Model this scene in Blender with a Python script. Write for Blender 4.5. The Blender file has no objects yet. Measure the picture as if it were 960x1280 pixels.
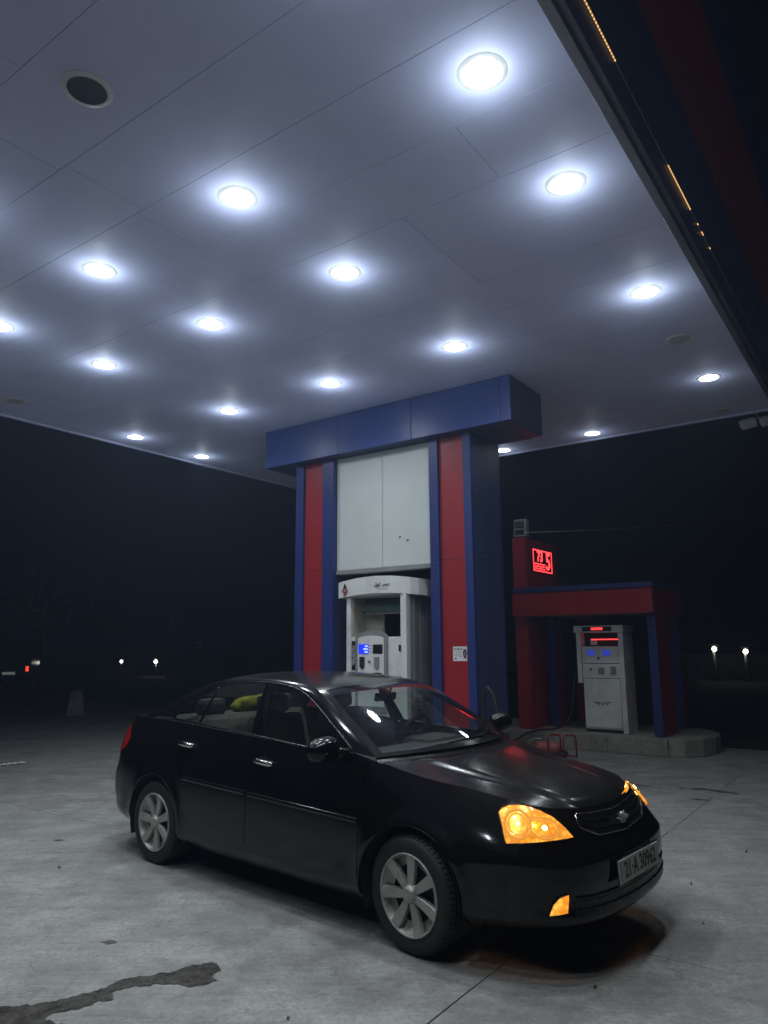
import bpy, bmesh, math, random
import numpy as np
from mathutils import Vector, Matrix
random.seed(7); np.random.seed(7)
sc = bpy.context.scene
col = sc.collection
R = math.radians

# ------------------------------------------------------------------ camera, sky, light, exposure
PITCH, ROLL, CAMH = R(10.413), R(-0.388), 1.667
cd = bpy.data.cameras.new('camera'); cam = bpy.data.objects.new('camera', cd); col.objects.link(cam)
cd.sensor_fit = 'VERTICAL'; cd.sensor_height = 24.0; cd.lens = 899.55/1280*24.0
cd.clip_start = 0.05; cd.clip_end = 3000
_r = Vector((1, 0, 0)); _u = Vector((0, -math.sin(PITCH), math.cos(PITCH))); _f = Vector((0, math.cos(PITCH), math.sin(PITCH)))
_r2 = _r*math.cos(ROLL) + _u*math.sin(ROLL); _u2 = -_r*math.sin(ROLL) + _u*math.cos(ROLL)
cam.matrix_world = Matrix.Translation((0, 0, CAMH)) @ Matrix((_r2, _u2, -_f)).transposed().to_4x4()
sc.camera = cam

world = bpy.data.worlds.new('World'); sc.world = world; world.use_nodes = True
wn = world.node_tree.nodes; wl = world.node_tree.links
sky = wn.new('ShaderNodeTexSky'); sky.sky_type = 'NISHITA'; sky.sun_disc = False
sky.sun_elevation = R(-4.0); sky.sun_rotation = R(200)
bgn = wn['Background']; bgn.inputs['Strength'].default_value = 0.06
wl.new(sky.outputs[0], bgn.inputs['Color'])
sl = bpy.data.lights.new('moonlight', 'SUN'); sl.energy = 0.002; sl.angle = R(0.5); sl.color = (.8, .88, 1)
so = bpy.data.objects.new('moonlight', sl); so.rotation_euler = (R(50), 0, R(30)); col.objects.link(so)

sc.view_settings.view_transform = 'Standard'; sc.view_settings.look = 'None'
sc.view_settings.exposure = 0.0; sc.view_settings.gamma = 1.0; sc.view_settings.use_curve_mapping = False
sc.render.engine = 'CYCLES'
sc.cycles.use_denoising = True
try: sc.cycles.denoiser = 'OPENIMAGEDENOISE'
except Exception: pass
sc.cycles.max_bounces = 6; sc.cycles.diffuse_bounces = 3; sc.cycles.glossy_bounces = 3; sc.cycles.volume_bounces = 0
sc.cycles.transparent_max_bounces = 16; sc.cycles.transmission_bounces = 4
sc.cycles.caustics_reflective = False; sc.cycles.caustics_refractive = False
sc.cycles.sample_clamp_indirect = 4.0
sc.cycles.use_light_tree = True
sc.cycles.use_adaptive_sampling = True; sc.cycles.adaptive_threshold = 0.02
LAMP_W = 74.0              # watts of the light of one ceiling lamp

HAZE = 0.005                # density of the haze added for a glow round the lamps

# ------------------------------------------------------------------ forecourt frame: u runs along the islands, b runs away across them
CY = 0.620745
E1 = Vector((math.cos(CY), -math.sin(CY), 0)); E2 = Vector((math.sin(CY), math.cos(CY), 0))
def W(u, b, z=0.0): return E1*u + E2*b + Vector((0, 0, z))
H = 4.8                     # ceiling height

# ------------------------------------------------------------------ helpers
def link(o, parent=None):
    col.objects.link(o)
    if parent is not None: o.parent = parent
    return o
def tag(o, label=None, cat=None, group=None, kind=None):
    if label: o['label'] = label
    if cat: o['category'] = cat
    if group: o['group'] = group
    if kind: o['kind'] = kind
    return o
def empty(name, loc=(0, 0, 0), rz=0.0):
    o = bpy.data.objects.new(name, None); o.location = loc; o.rotation_euler = (0, 0, rz); o.empty_display_size = .1
    return link(o)
def fthing(name, u, b, label, cat, z=0.0, group=None, rz=0.0):
    return tag(empty(name, W(u, b, z), -CY+rz), label, cat, group)
def from_data(name, verts, faces, mat, parent=None, smooth=False):
    me = bpy.data.meshes.new(name)
    me.from_pydata([tuple(map(float, v)) for v in verts], [], faces); me.update()
    if mat: me.materials.append(mat)
    if smooth: me.polygons.foreach_set('use_smooth', [True]*len(me.polygons))
    return link(bpy.data.objects.new(name, me), parent)
class MB:
    """collects shapes for one mesh object"""
    def __init__(s): s.v = []; s.f = []; s.sm = []
    def add(s, v, f, smooth=False):
        n = len(s.v); s.v += [tuple(map(float, p)) for p in v]; s.f += [tuple(i+n for i in q) for q in f]; s.sm += [smooth]*len(f); return s
    def box(s, c, d, bev=0.0, rot=None):
        x, y, z = d[0]/2, d[1]/2, d[2]/2
        if bev <= 0:
            v = [(sx*x, sy*y, sz*z) for sx in (-1, 1) for sy in (-1, 1) for sz in (-1, 1)]
            f = [(0, 1, 3, 2), (4, 6, 7, 5), (0, 4, 5, 1), (2, 3, 7, 6), (0, 2, 6, 4), (1, 5, 7, 3)]
            sm = False
        else:
            bm = bmesh.new(); bmesh.ops.create_cube(bm, size=1)
            bmesh.ops.scale(bm, vec=d, verts=bm.verts)
            bmesh.ops.bevel(bm, geom=list(bm.edges), offset=min(bev, min(d)*.49), segments=2, profile=.6, affect='EDGES')
            bm.verts.index_update(); v = [tuple(p.co) for p in bm.verts]; f = [tuple(p.index for p in q.verts) for q in bm.faces]; bm.free(); sm = False
        M = rot if rot is not None else Matrix.Identity(3)
        return s.add([M @ Vector(p) + Vector(c) for p in v], f, sm)
    def tube(s, pts, r, n=8, cap=True, closed=False):
        pts = [Vector(p) for p in pts]; m = len(pts); rr = r if hasattr(r, '__len__') else [r]*m
        v = []; f = []; prev = None
        for i, p in enumerate(pts):
            a = pts[(i-1) % m] if (i > 0 or closed) else p; b = pts[(i+1) % m] if (i < m-1 or closed) else p
            t = (b-a).normalized()
            if prev is None:
                q = Vector((0, 0, 1)) if abs(t.z) < .9 else Vector((1, 0, 0)); nx = t.cross(q).normalized()
            else:
                nx = (prev - t*prev.dot(t)).normalized()
            prev = nx; ny = t.cross(nx)
            for k in range(n):
                an = 2*math.pi*k/n; v.append(p + (nx*math.cos(an)+ny*math.sin(an))*rr[i])
        for i in range(m if closed else m-1):
            j = (i+1) % m
            for k in range(n): f.append((i*n+k, i*n+(k+1) % n, j*n+(k+1) % n, j*n+k))
        if cap and not closed:
            f.append(tuple(range(n-1, -1, -1))); f.append(tuple((m-1)*n+k for k in range(n)))
        return s.add(v, f, True)
    def lathe(s, prof, n=48, axis='z', c=(0, 0, 0), cap=False):
        v = []; f = []
        for (r, h) in prof:
            for k in range(n):
                a = 2*math.pi*k/n; x, y = r*math.cos(a), r*math.sin(a)
                p = (x, y, h) if axis == 'z' else ((x, h, y) if axis == 'y' else (h, x, y))
                v.append((p[0]+c[0], p[1]+c[1], p[2]+c[2]))
        for i in range(len(prof)-1):
            for k in range(n): f.append((i*n+k, i*n+(k+1) % n, (i+1)*n+(k+1) % n, (i+1)*n+k))
        s.add(v, f, True)
        if cap: 
            s.f.append(tuple(len(s.v)-n+k for k in range(n))); s.sm.append(False)
        return s
    def prism(s, poly, z0, z1, M=None):
        """polygon in xy, extruded z0..z1, optional 4x4"""
        n = len(poly); v = [Vector((p[0], p[1], z0)) for p in poly] + [Vector((p[0], p[1], z1)) for p in poly]
        if M is not None: v = [M @ p for p in v]
        f = [tuple(range(n-1, -1, -1)), tuple(range(n, 2*n))] + [(i, (i+1) % n, n+(i+1) % n, n+i) for i in range(n)]
        return s.add(v, f)
    def grid(s, P, smooth=True, flip=False):
        """P array (m,n,3)"""
        m, n = len(P), len(P[0]); v = [tuple(P[i][j]) for i in range(m) for j in range(n)]
        f = []
        for i in range(m-1):
            for j in range(n-1):
                q = (i*n+j, (i+1)*n+j, (i+1)*n+j+1, i*n+j+1); f.append(q[::-1] if flip else q)
        return s.add(v, f, smooth)
    def build(s, name, mat, parent=None, auto=None):
        me = bpy.data.meshes.new(name); me.from_pydata(s.v, [], s.f); me.update()
        me.polygons.foreach_set('use_smooth', s.sm)
        if mat: me.materials.append(mat)
        if auto:
            bm = bmesh.new(); bm.from_mesh(me); bmesh.ops.recalc_face_normals(bm, faces=bm.faces); bm.to_mesh(me); bm.free()
        return link(bpy.data.objects.new(name, me), parent)
def text_data(body, size, depth=0.0, align='CENTER', bold=0.0):
    cu = bpy.data.curves.new('lettering', 'FONT'); cu.body = body; cu.size = size; cu.extrude = depth
    cu.align_x = align; cu.align_y = 'CENTER'; cu.offset = bold; cu.resolution_u = 3
    ob = bpy.data.objects.new('lettering', cu); col.objects.link(ob)
    dg = bpy.context.evaluated_depsgraph_get(); dg.update()
    me = bpy.data.meshes.new_from_object(ob.evaluated_get(dg)); bpy.data.objects.remove(ob); bpy.data.curves.remove(cu)
    return me
def lettering(name, body, size, mat, parent, M, depth=.001, align='CENTER', bold=0.0):
    me = text_data(body, size, depth, align, bold); me.materials.clear(); me.materials.append(mat)
    o = bpy.data.objects.new(name, me); o.matrix_local = M; return link(o, parent)
# matrix whose local xy plane faces -Y (towards the customer side of an island)
FACE = Matrix.Rotation(R(90), 4, 'X')

# ------------------------------------------------------------------ materials
def new_mat(name):
    m = bpy.data.materials.new(name); m.use_nodes = True
    nt = m.node_tree; return m, nt.nodes, nt.links, nt.nodes['Principled BSDF']
def setp(b, **k):
    for a, v in k.items():
        b.inputs[a.replace('_', ' ')].default_value = v
def noise(n, l, scale, detail=4, rough=.6, coord=None, dim=None):
    t = n.new('ShaderNodeTexNoise'); t.inputs['Scale'].default_value = scale; t.inputs['Detail'].default_value = detail; t.inputs['Roughness'].default_value = rough
    if coord is not None: l.new(coord, t.inputs['Vector'])
    return t
def ramp(n, l, src, a, b, ca=(0, 0, 0, 1), cb=(1, 1, 1, 1)):
    r = n.new('ShaderNodeValToRGB'); r.color_ramp.elements[0].position = a; r.color_ramp.elements[1].position = b
    r.color_ramp.elements[0].color = ca; r.color_ramp.elements[1].color = cb; l.new(src, r.inputs[0]); return r
def mixc(n, l, fac, a, b, mode='MIX'):
    m = n.new('ShaderNodeMix'); m.data_type = 'RGBA'; m.blend_type = mode
    for sock, v in ((m.inputs[0], fac), (m.inputs[6], a), (m.inputs[7], b)):
        if isinstance(v, (int, float)): sock.default_value = v
        elif isinstance(v, tuple): sock.default_value = v if len(v) == 4 else (*v, 1)
        else: l.new(v, sock)
    return m.outputs[2]
def simple(name, c, rough=.5, metal=0.0, var=.12, vscale=6.0, bump=0.0, bscale=60.0, coat=0.0, rvar=.15, spec=.5, dirt=0.0):
    m, n, l, b = new_mat(name)
    g = n.new('ShaderNodeNewGeometry')
    t = noise(n, l, vscale, 5, .6, g.outputs['Position'])
    lo = tuple(x*(1-var) for x in c); hi = tuple(min(1, x*(1+var)) for x in c)
    cc = ramp(n, l, t.outputs[0], .3, .7, (*lo, 1), (*hi, 1)).outputs[0]
    if dirt > 0:
        d = noise(n, l, vscale*.45, 7, .7, g.outputs['Position'])
        df = ramp(n, l, d.outputs[0], .48, .72, (0, 0, 0, 1), (dirt, dirt, dirt, 1)).outputs[0]
        cc = mixc(n, l, df, cc, (.10, .09, .075))
    l.new(cc, b.inputs['Base Color'])
    setp(b, Metallic=metal, Roughness=rough, Coat_Weight=coat)
    b.inputs['Specular IOR Level'].default_value = spec
    if rvar > 0:
        t2 = noise(n, l, vscale*2.3, 4, .6, g.outputs['Position'])
        rr = ramp(n, l, t2.outputs[0], .3, .75, (max(.02, rough*(1-rvar)),)*3+(1,), (min(1, rough*(1+rvar)),)*3+(1,)); l.new(rr.outputs[0], b.inputs['Roughness'])
    if bump > 0:
        t3 = noise(n, l, bscale, 3, .6, g.outputs['Position']); bp = n.new('ShaderNodeBump'); bp.inputs['Strength'].default_value = bump; bp.inputs['Distance'].default_value = .01
        l.new(t3.outputs[0], bp.inputs['Height']); l.new(bp.outputs[0], b.inputs['Normal'])
    return m
def emit(name, c, strength, base=(.02, .02, .02)):
    m, n, l, b = new_mat(name); setp(b, Base_Color=(*base, 1), Roughness=.4, Emission_Color=(*c, 1), Emission_Strength=strength); return m

M = {}
# concrete of the forecourt
def concrete(name, base, dark, warm):
    m, n, l, b = new_mat(name); g = n.new('ShaderNodeNewGeometry'); P = g.outputs['Position']
    big = noise(n, l, .55, 6, .62, P); mid = noise(n, l, 2.6, 8, .68, P); fine = noise(n, l, 38, 4, .7, P); grit = noise(n, l, 210, 2, .6, P)
    mp = n.new('ShaderNodeMapping'); mp.inputs['Rotation'].default_value = (0, 0, -.72); mp.inputs['Scale'].default_value = (.35, 3.2, 1); l.new(P, mp.inputs[0])
    sweep = noise(n, l, 1.6, 7, .7, mp.outputs[0])
    c = ramp(n, l, big.outputs[0], .30, .70, (*dark, 1), (*base, 1)).outputs[0]
    c = mixc(n, l, ramp(n, l, mid.outputs[0], .44, .64).outputs[0], c, tuple(x*1.22 for x in base))
    c = mixc(n, l, ramp(n, l, sweep.outputs[0], .50, .72, (0, 0, 0, 1), (.55, .55, .55, 1)).outputs[0], c, tuple(x*.66 for x in warm))
    spots = noise(n, l, 5.5, 3, .5, P)
    c = mixc(n, l, ramp(n, l, spots.outputs[0], .700, .73, (0, 0, 0, 1), (.5, .5, .5, 1)).outputs[0], c, tuple(x*.40 for x in dark))
    mott = noise(n, l, 11, 9, .78, P)
    c = mixc(n, l, ramp(n, l, mott.outputs[0], .50, .66, (0, 0, 0, 1), (.55, .55, .55, 1)).outputs[0], c, tuple(x*.62 for x in dark))
    mott2 = noise(n, l, 7, 9, .75, mp.outputs[0])
    c = mixc(n, l, ramp(n, l, mott2.outputs[0], .54, .68, (0, 0, 0, 1), (.6, .6, .6, 1)).outputs[0], c, tuple(x*1.30 for x in base))
    c = mixc(n, l, ramp(n, l, fine.outputs[0], .40, .70, (0, 0, 0, 1), (.55, .55, .55, 1)).outputs[0], c, tuple(x*.62 for x in dark))
    wv = n.new('ShaderNodeTexVoronoi'); wv.feature = 'DISTANCE_TO_EDGE'; wv.inputs['Scale'].default_value = .42; wob = noise(n, l, 3.0, 6, .7, P)
    wp = n.new('ShaderNodeVectorMath'); wp.operation = 'MULTIPLY_ADD'; wp.inputs[1].default_value = (.5, .5, .5); l.new(wob.outputs['Color'], wp.inputs[0]); l.new(P, wp.inputs[2]); l.new(wp.outputs[0], wv.inputs['Vector'])
    c = mixc(n, l, ramp(n, l, wv.outputs['Distance'], .0, .0035, (.55, .55, .55, 1), (0, 0, 0, 1)).outputs[0], c, tuple(x*.45 for x in dark))
    l.new(c, b.inputs['Base Color'])
    rr = ramp(n, l, sweep.outputs[0], .35, .7, (.50,)*3+(1,), (.72,)*3+(1,)); l.new(rr.outputs[0], b.inputs['Roughness'])
    ad = n.new('ShaderNodeMath'); ad.operation = 'ADD'; l.new(fine.outputs[0], ad.inputs[0]); l.new(grit.outputs[0], ad.inputs[1])
    bp = n.new('ShaderNodeBump'); bp.inputs['Strength'].default_value = .28; bp.inputs['Distance'].default_value = .006
    l.new(ad.outputs[0], bp.inputs['Height']); l.new(bp.outputs[0], b.inputs['Normal'])
    return m
M['concrete'] = concrete('forecourt_concrete', (.31, .31, .295), (.185, .185, .178), (.24, .23, .21))
M['kerb'] = concrete('kerb_concrete', (.33, .32, .28), (.22, .21, .18), (.25, .23, .19))
M['soil'] = simple('dark_ground', (.030, .027, .022), .95, var=.4, vscale=1.2, bump=.5, bscale=9)
M['joint'] = simple('joint_filler', (.10, .096, .088), .9)
# canopy
M['ceil'] = simple('ceiling_panel_glow_blue', (.66, .71, .98), .62, var=.05, vscale=1.4, rvar=.15, dirt=.10, spec=.25)  # blue of the lamps' glow put into the panel colour
M['ceil_dark'] = simple('ceiling_void', (.10, .105, .12), .8)
M['trim'] = simple('aluminium_trim', (.22, .23, .26), .35, metal=.5)
M['blue'] = simple('blue_cladding', (.020, .034, .155), .42, var=.07, vscale=2.2, rvar=.12, dirt=0)
M['red'] = simple('red_cladding', (.300, .016, .022), .42, var=.07, vscale=2.2, rvar=.12, dirt=0)
M['lightblue'] = simple('blue_beam_cladding', (.036, .060, .235), .38, var=.08, vscale=1.7, rvar=.08, dirt=0)
M['sidegrey'] = simple('slate_blue_cladding', (.036, .052, .120), .42, var=.07, vscale=2.0, rvar=.12, dirt=0)
M['white'] = simple('white_sign_panel', (.62, .66, .64), .45, var=.04, vscale=2.0, dirt=.12)
M['white_metal'] = simple('white_enamel', (.72, .74, .72), .42, var=.06, vscale=5, dirt=.30)
M['grey_metal'] = simple('grey_enamel', (.24, .25, .25), .4, var=.08, vscale=5, dirt=.3)
M['beige'] = simple('beige_plastic', (.34, .32, .26), .5, var=.08, dirt=.25)
M['green_glass'] = simple('green_tinted_display', (.045, .080, .065), .12, var=.05)
M['black'] = simple('black_plastic', (.010, .010, .011), .4, var=.2)
M['rubber'] = simple('black_rubber', (.014, .014, .014), .7, var=.25, vscale=20, bump=.15, bscale=120)
M['print_black'] = simple('black_print', (.015, .015, .016), .5, rvar=0)
M['print_red'] = simple('red_print', (.35, .02, .03), .5, rvar=0)
M['print_grey'] = simple('grey_print', (.22, .22, .24), .5, rvar=0)
M['steel'] = simple('brushed_steel', (.5, .5, .5), .3, metal=1.0)
M['lens_lit'] = emit('lamp_diffuser_lit', (.86, .95, 1.0), 14.0, (.8, .8, .8))
M['lens_off'] = simple('lamp_diffuser_unlit', (.50, .52, .54), .35)
M['lens_dark'] = simple('lamp_glass_dark', (.03, .035, .06), .2)
M['lcd'] = emit('blue_lcd', (.012, .035, 1.0), 1.1)
M['lcd_dim'] = emit('blue_lcd_dim', (.05, .09, .8), .45)
M['lcd_text'] = emit('lcd_digits', (.30, .42, 1.0), 1.9)
M['led_red'] = emit('red_led', (1.0, .035, .04), 4.0)
M['led_red_dim'] = emit('red_led_glow', (1.0, .02, .03), .7)
M['led_amber'] = emit('amber_led', (1.0, .55, .18), 1.1)
M['lamp_far'] = emit('far_lamp', (1.0, .93, .72), 16.0)
M['lamp_far2'] = emit('far_lamp_small', (1.0, .95, .8), 6.0)
M['tail_far'] = emit('far_tail_lamp', (1.0, .08, .03), 1.2)
M['sign_far'] = emit('far_lit_sign', (.55, .65, .60), .16)
M['wood'] = simple('weathered_boards', (.16, .10, .05), .8, var=.3)

# ================================================================== car body surfaces (numpy)
def spline(t, Y):
    # natural cubic spline through Y at t -> callable
    t=np.asarray(t,float); Y=np.asarray(Y,float)
    n=len(t); h=np.diff(t); A=np.zeros((n,n)); B=np.zeros_like(Y)
    A[0,0]=A[-1,-1]=1
    for i in range(1,n-1):
        A[i,i-1]=h[i-1]; A[i,i]=2*(h[i-1]+h[i]); A[i,i+1]=h[i]
        B[i]=6*((Y[i+1]-Y[i])/h[i]-(Y[i]-Y[i-1])/h[i-1])
    M=np.linalg.solve(A,B)
    def f(x):
        x=np.clip(np.asarray(x,float),t[0],t[-1]); i=np.clip(np.searchsorted(t,x,side='right')-1,0,n-2)
        a=(t[i+1]-x)[...,None] if Y.ndim>1 else t[i+1]-x
        b=(x-t[i])[...,None] if Y.ndim>1 else x-t[i]
        H=h[i][...,None] if Y.ndim>1 else h[i]
        return M[i]*a**3/(6*H)+M[i+1]*b**3/(6*H)+(Y[i]/H-M[i]*H/6)*a+(Y[i+1]/H-M[i+1]*H/6)*b
    return f
# stations: Px Py  Tx Ty Tz  zbottom  g0 gpow
ST=np.array([
(-2.270,0.00,-2.200,0.00,1.035,.27,.60,1.5),
(-2.262,0.30,-2.190,0.28,1.038,.27,.60,1.5),
(-2.215,0.56,-2.135,0.50,1.045,.26,.58,1.6),
(-2.110,0.71,-2.010,0.62,1.055,.25,.50,1.8),
(-1.930,0.795,-1.850,0.685,1.065,.24,.42,2.0),
(-1.650,0.835,-1.640,0.728,1.072,.23,.38,2.1),
(-1.300,0.850,-1.300,0.752,1.070,.21,.36,2.2),
(-0.900,0.857,-0.900,0.765,1.060,.20,.36,2.3),
(-0.500,0.861,-0.500,0.771,1.045,.20,.36,2.3),
( 0.000,0.8625,0.000,0.773,1.020,.20,.36,2.3),
( 0.500,0.862,0.500,0.768,0.997,.20,.36,2.3),
( 0.950,0.857,0.950,0.748,0.972,.20,.36,2.2),
( 1.300,0.848,1.300,0.700,0.905,.20,.40,2.0),
( 1.600,0.828,1.580,0.640,0.868,.22,.46,1.7),
( 1.850,0.785,1.800,0.610,0.838,.24,.52,1.4),
( 2.045,0.700,1.950,0.545,0.807,.245,.56,1.3),
( 2.155,0.575,2.040,0.440,0.787,.24,.58,1.2),
( 2.212,0.400,2.085,0.300,0.772,.23,.60,1.2),
( 2.235,0.200,2.102,0.130,0.765,.225,.60,1.2),
( 2.245,0.000,2.112,0.000,0.763,.225,.60,1.2)])
_d=np.linalg.norm(np.diff(ST[:,:2],axis=0),axis=1)
SS=np.concatenate([[0],np.cumsum(_d)]); SMAX=SS[-1]
_st=spline(SS,ST)
WH=((1.30,.305),(-1.30,.305))
def shell(s,w,off=0.0):
    """point on the near half (y<0 is the right side: mirrored by caller); s along the waist, w 0..1 up"""
    s=np.asarray(s,float); w=np.asarray(w,float); s,w=np.broadcast_arrays(s,w)
    c=_st(s); e=1e-3
    c1=_st(np.minimum(s+e,SMAX)); c0=_st(np.maximum(s-e,0))
    t=c1[...,:2]-c0[...,:2]; t/=np.linalg.norm(t,axis=-1,keepdims=True)
    n=np.stack([t[...,1],-t[...,0]],-1)
    # outward: rear centre -> side (y>0) -> front ; tangent goes +y then +x then -y ; outward is left of travel
    n=-n
    zb,zt=c[...,5],c[...,4]; z=zb+(zt-zb)*w
    g=np.clip((w-c[...,6])/(1-c[...,6]),0,1)**c[...,7]
    xy=c[...,:2]+(c[...,2:4]-c[...,:2])*g[...,None]
    b=.065*np.clip(1-w/.13,0,1)**2
    x=xy[...,0]
    # wheel arch flare
    fl=0
    for wx,wz in WH:
        r=np.hypot(x-wx,z-wz); fl=fl+.012*np.exp(-((r-.365)/.05)**2)*(np.abs(c[...,1])>.7)
    # front bumper bar
    fr=np.clip((x-1.95)/.2,0,1)
    bar=.011*fr*np.exp(-((z-.50)/.085)**4) + .008*fr*np.exp(-((z-.29)/.05)**4)
    rr=np.clip((-x-1.95)/.2,0,1)
    bar=bar+.03*rr*np.exp(-((z-.52)/.12)**4)
    # shoulder character line
    xy=xy+n*(fl+bar-b+off)[...,None]
    return np.concatenate([xy,z[...,None]],-1)
def s_at_x(x,side=True):
    lo,hi=SS[4],SS[14]
    f=_st(np.linspace(lo,hi,4000)); return float(np.interp(x,f[:,0],np.linspace(lo,hi,4000)))
RAIL=np.array([(.97,.735,.988),(.77,.697,1.105),(.54,.644,1.235),(.33,.592,1.342),(.10,.562,1.393),(-.30,.545,1.418),(-.70,.548,1.410),(-1.0,.568,1.362),(-1.25,.606,1.278),(-1.50,.656,1.170),(-1.74,.705,1.075)])
RT=np.concatenate([[0],np.cumsum(np.linalg.norm(np.diff(RAIL,axis=0),axis=1))]); RMAX=RT[-1]
_rail=spline(RT,RAIL)
_bow=spline(RT,[.20,.17,.13,.09,.05,0,-.04,-.08,-.12,-.15,-.18])
_crown=spline(RT,[.018,.025,.034,.040,.038,.035,.034,.030,.022,.014,.008])
def top(t,k):
    t=np.asarray(t,float); k=np.asarray(k,float); t,k=np.broadcast_arrays(t,k)
    r=_rail(t); q=1-k**2
    return np.stack([r[...,0]+_bow(t)*q, r[...,1]*k, r[...,2]+_crown(t)*(1-np.abs(k)**2.4)],-1)
def gside(x,z):
    dz=z-1.0
    y=.768-.33*dz-.42*dz**2-.02*np.clip((-x-.6)/.7,0,1.5)**2-.012*np.clip((x-.2)/.6,0,1.5)**2
    return y
_hs0=s_at_x(.975); _hs1=SS[15]+.45*(SS[16]-SS[15])
_hc=spline([0,.25,.5,.75,.9,1],[(1.175,.975),(1.45,.922),(1.72,.870),(1.95,.822),(2.07,.785),(2.112,.763)])
def hood(t,k):
    t=np.asarray(t,float);k=np.asarray(k,float);t,k=np.broadcast_arrays(t,k)
    E=_st(_hs0+(_hs1-_hs0)*t)[...,2:5]; C=_hc(t); q=1-k**2
    x=E[...,0]+(C[...,0]-E[...,0])*q; y=k*E[...,1]; z=E[...,2]+(C[...,1]-E[...,2])*q
    yc=.50-.22*t
    z=z+.014*(1/(1+np.exp((np.abs(y)-yc)/.014)))*np.clip((1-t)/.15,0,1)*np.clip(t/.1,0,1)
    return np.stack([x,y,z],-1)
_ts0=s_at_x(-1.735); _ts1=SS[2]+.4*(SS[3]-SS[2])
_tc=spline([0,.4,.75,1],[(-1.885,1.082),(-2.03,1.085),(-2.14,1.075),(-2.200,1.035)])
def trunk(t,k):
    t=np.asarray(t,float);k=np.asarray(k,float);t,k=np.broadcast_arrays(t,k)
    E=_st(_ts0+(_ts1-_ts0)*t)[...,2:5]; C=_tc(t); q=1-k**2
    return np.stack([E[...,0]+(C[...,0]-E[...,0])*q,k*E[...,1],E[...,2]+(C[...,1]-E[...,2])*q],-1)
# ================================================================== GROUND
ground = from_data('ground', [(-600, -600, -.06), (600, -600, -.06), (600, 600, -.06), (-600, 600, -.06)], [(0, 1, 2, 3)], M['soil'])
tag(ground, kind='structure')
# concrete apron of cast slabs, joints between them
apron = empty('forecourt', (0, 0, 0), -CY); tag(apron, kind='structure')
sub = MB(); sub.box((-9.85, 2.02, -.033), (43.4, 21.8, .046)); sub.build('joint_filler', M['joint'], apron)
US = [-31.6, -26.7, -21.8, -16.9, -12.0, -6.95, -1.93, 3.1, 8.2, 11.9]
BS = [-8.9, -4.5, -.1, 4.32, 8.75, 12.95]
for i in range(len(US)-1):
    for j in range(len(BS)-1):
        u0, u1, b0, b1 = US[i], US[i+1], BS[j], BS[j+1]; gp = .003
        n = 14; v = []; 
        ring = []
        # edges with slight chips so that joints waver
        def edge(p, q, ax):
            out = []
            for k in range(n):
                t = k/n; a = p[0]+(q[0]-p[0])*t; c = p[1]+(q[1]-p[1])*t; w = random.uniform(-.004, .003) if k else 0
                out.append((a+(w if ax else 0), c+(0 if ax else w)))
            return out
        A, B_, C_, D_ = (u0+gp, b0+gp), (u1-gp, b0+gp), (u1-gp, b1-gp), (u0+gp, b1-gp)
        ring = edge(A, B_, 0)+edge(B_, C_, 1)+edge(C_, D_, 0)+edge(D_, A, 1)
        s_ = MB(); dz = random.uniform(-.0015, .0015); s_.prism(ring, -.05, dz); s_.build('slab', M['concrete'], apron)

# ================================================================== CANOPY
U0, U1, B0, B1 = -9.72, -1.14, -3.2, 10.72
can = fthing('station_canopy', 0, 0, 'flat filling station canopy with pale panelled ceiling over the pumps', 'canopy')
deck = MB(); deck.box(((U0+U1)/2, (B0+B1)/2, H+.30), (U1-U0+.05, B1-B0+.05, .45)); deck.build('roof_deck', M['ceil_dark'], can)
rowb = [1.655 + .605*k for k in range(-9, 16)]
for k, b0 in enumerate(rowb):
    b1 = b0+.605
    b0c, b1c = max(b0, B0), min(b1, B1)
    if b1c-b0c < .05: continue
    off = random.choice([0, .9, 1.7, 2.4])
    if abs(b0-2.26) < .05: off = (-4.19-U0) % 3.05
    cuts = [U0] + [U0+off+3.05*i for i in range(0, 4) if U0+.25 < U0+off+3.05*i < U1-.25] + [U1]
    for a, c in zip(cuts[:-1], cuts[1:]):
        p = MB(); p.box(((a+c)/2, (b0c+b1c)/2, H+.012), (c-a-.004, b1c-b0c-.0035, .022), .0012,
                        Matrix.Rotation(random.uniform(-.0012, .0012), 3, 'X') @ Matrix.Rotation(random.uniform(-.0005, .0005), 3, 'Y'))
        p.build('ceiling_panel', M['ceil'], can)
# edge trim channels
tr = MB(); tr.box((U1+.035, (B0+B1)/2, H+.0), (.06, B1-B0+.1, .06), .004); tr.build('edge_trim', M['trim'], can)
tr = MB(); tr.box((U1+.085, (B0+B1)/2, H+.035), (.035, B1-B0+.1, .04), .004); tr.build('edge_trim', M['trim'], can)
tr = MB(); tr.box(((U0+U1)/2, B1+.03, H+.004), (U1-U0+.1, .05, .05), .004); tr.build('edge_trim', M['ceil'], can)
tr = MB(); tr.box((U0-.03, (B0+B1)/2, H+.004), (.05, B1-B0+.1, .05), .004); tr.build('edge_trim', M['ceil'], can)
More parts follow.
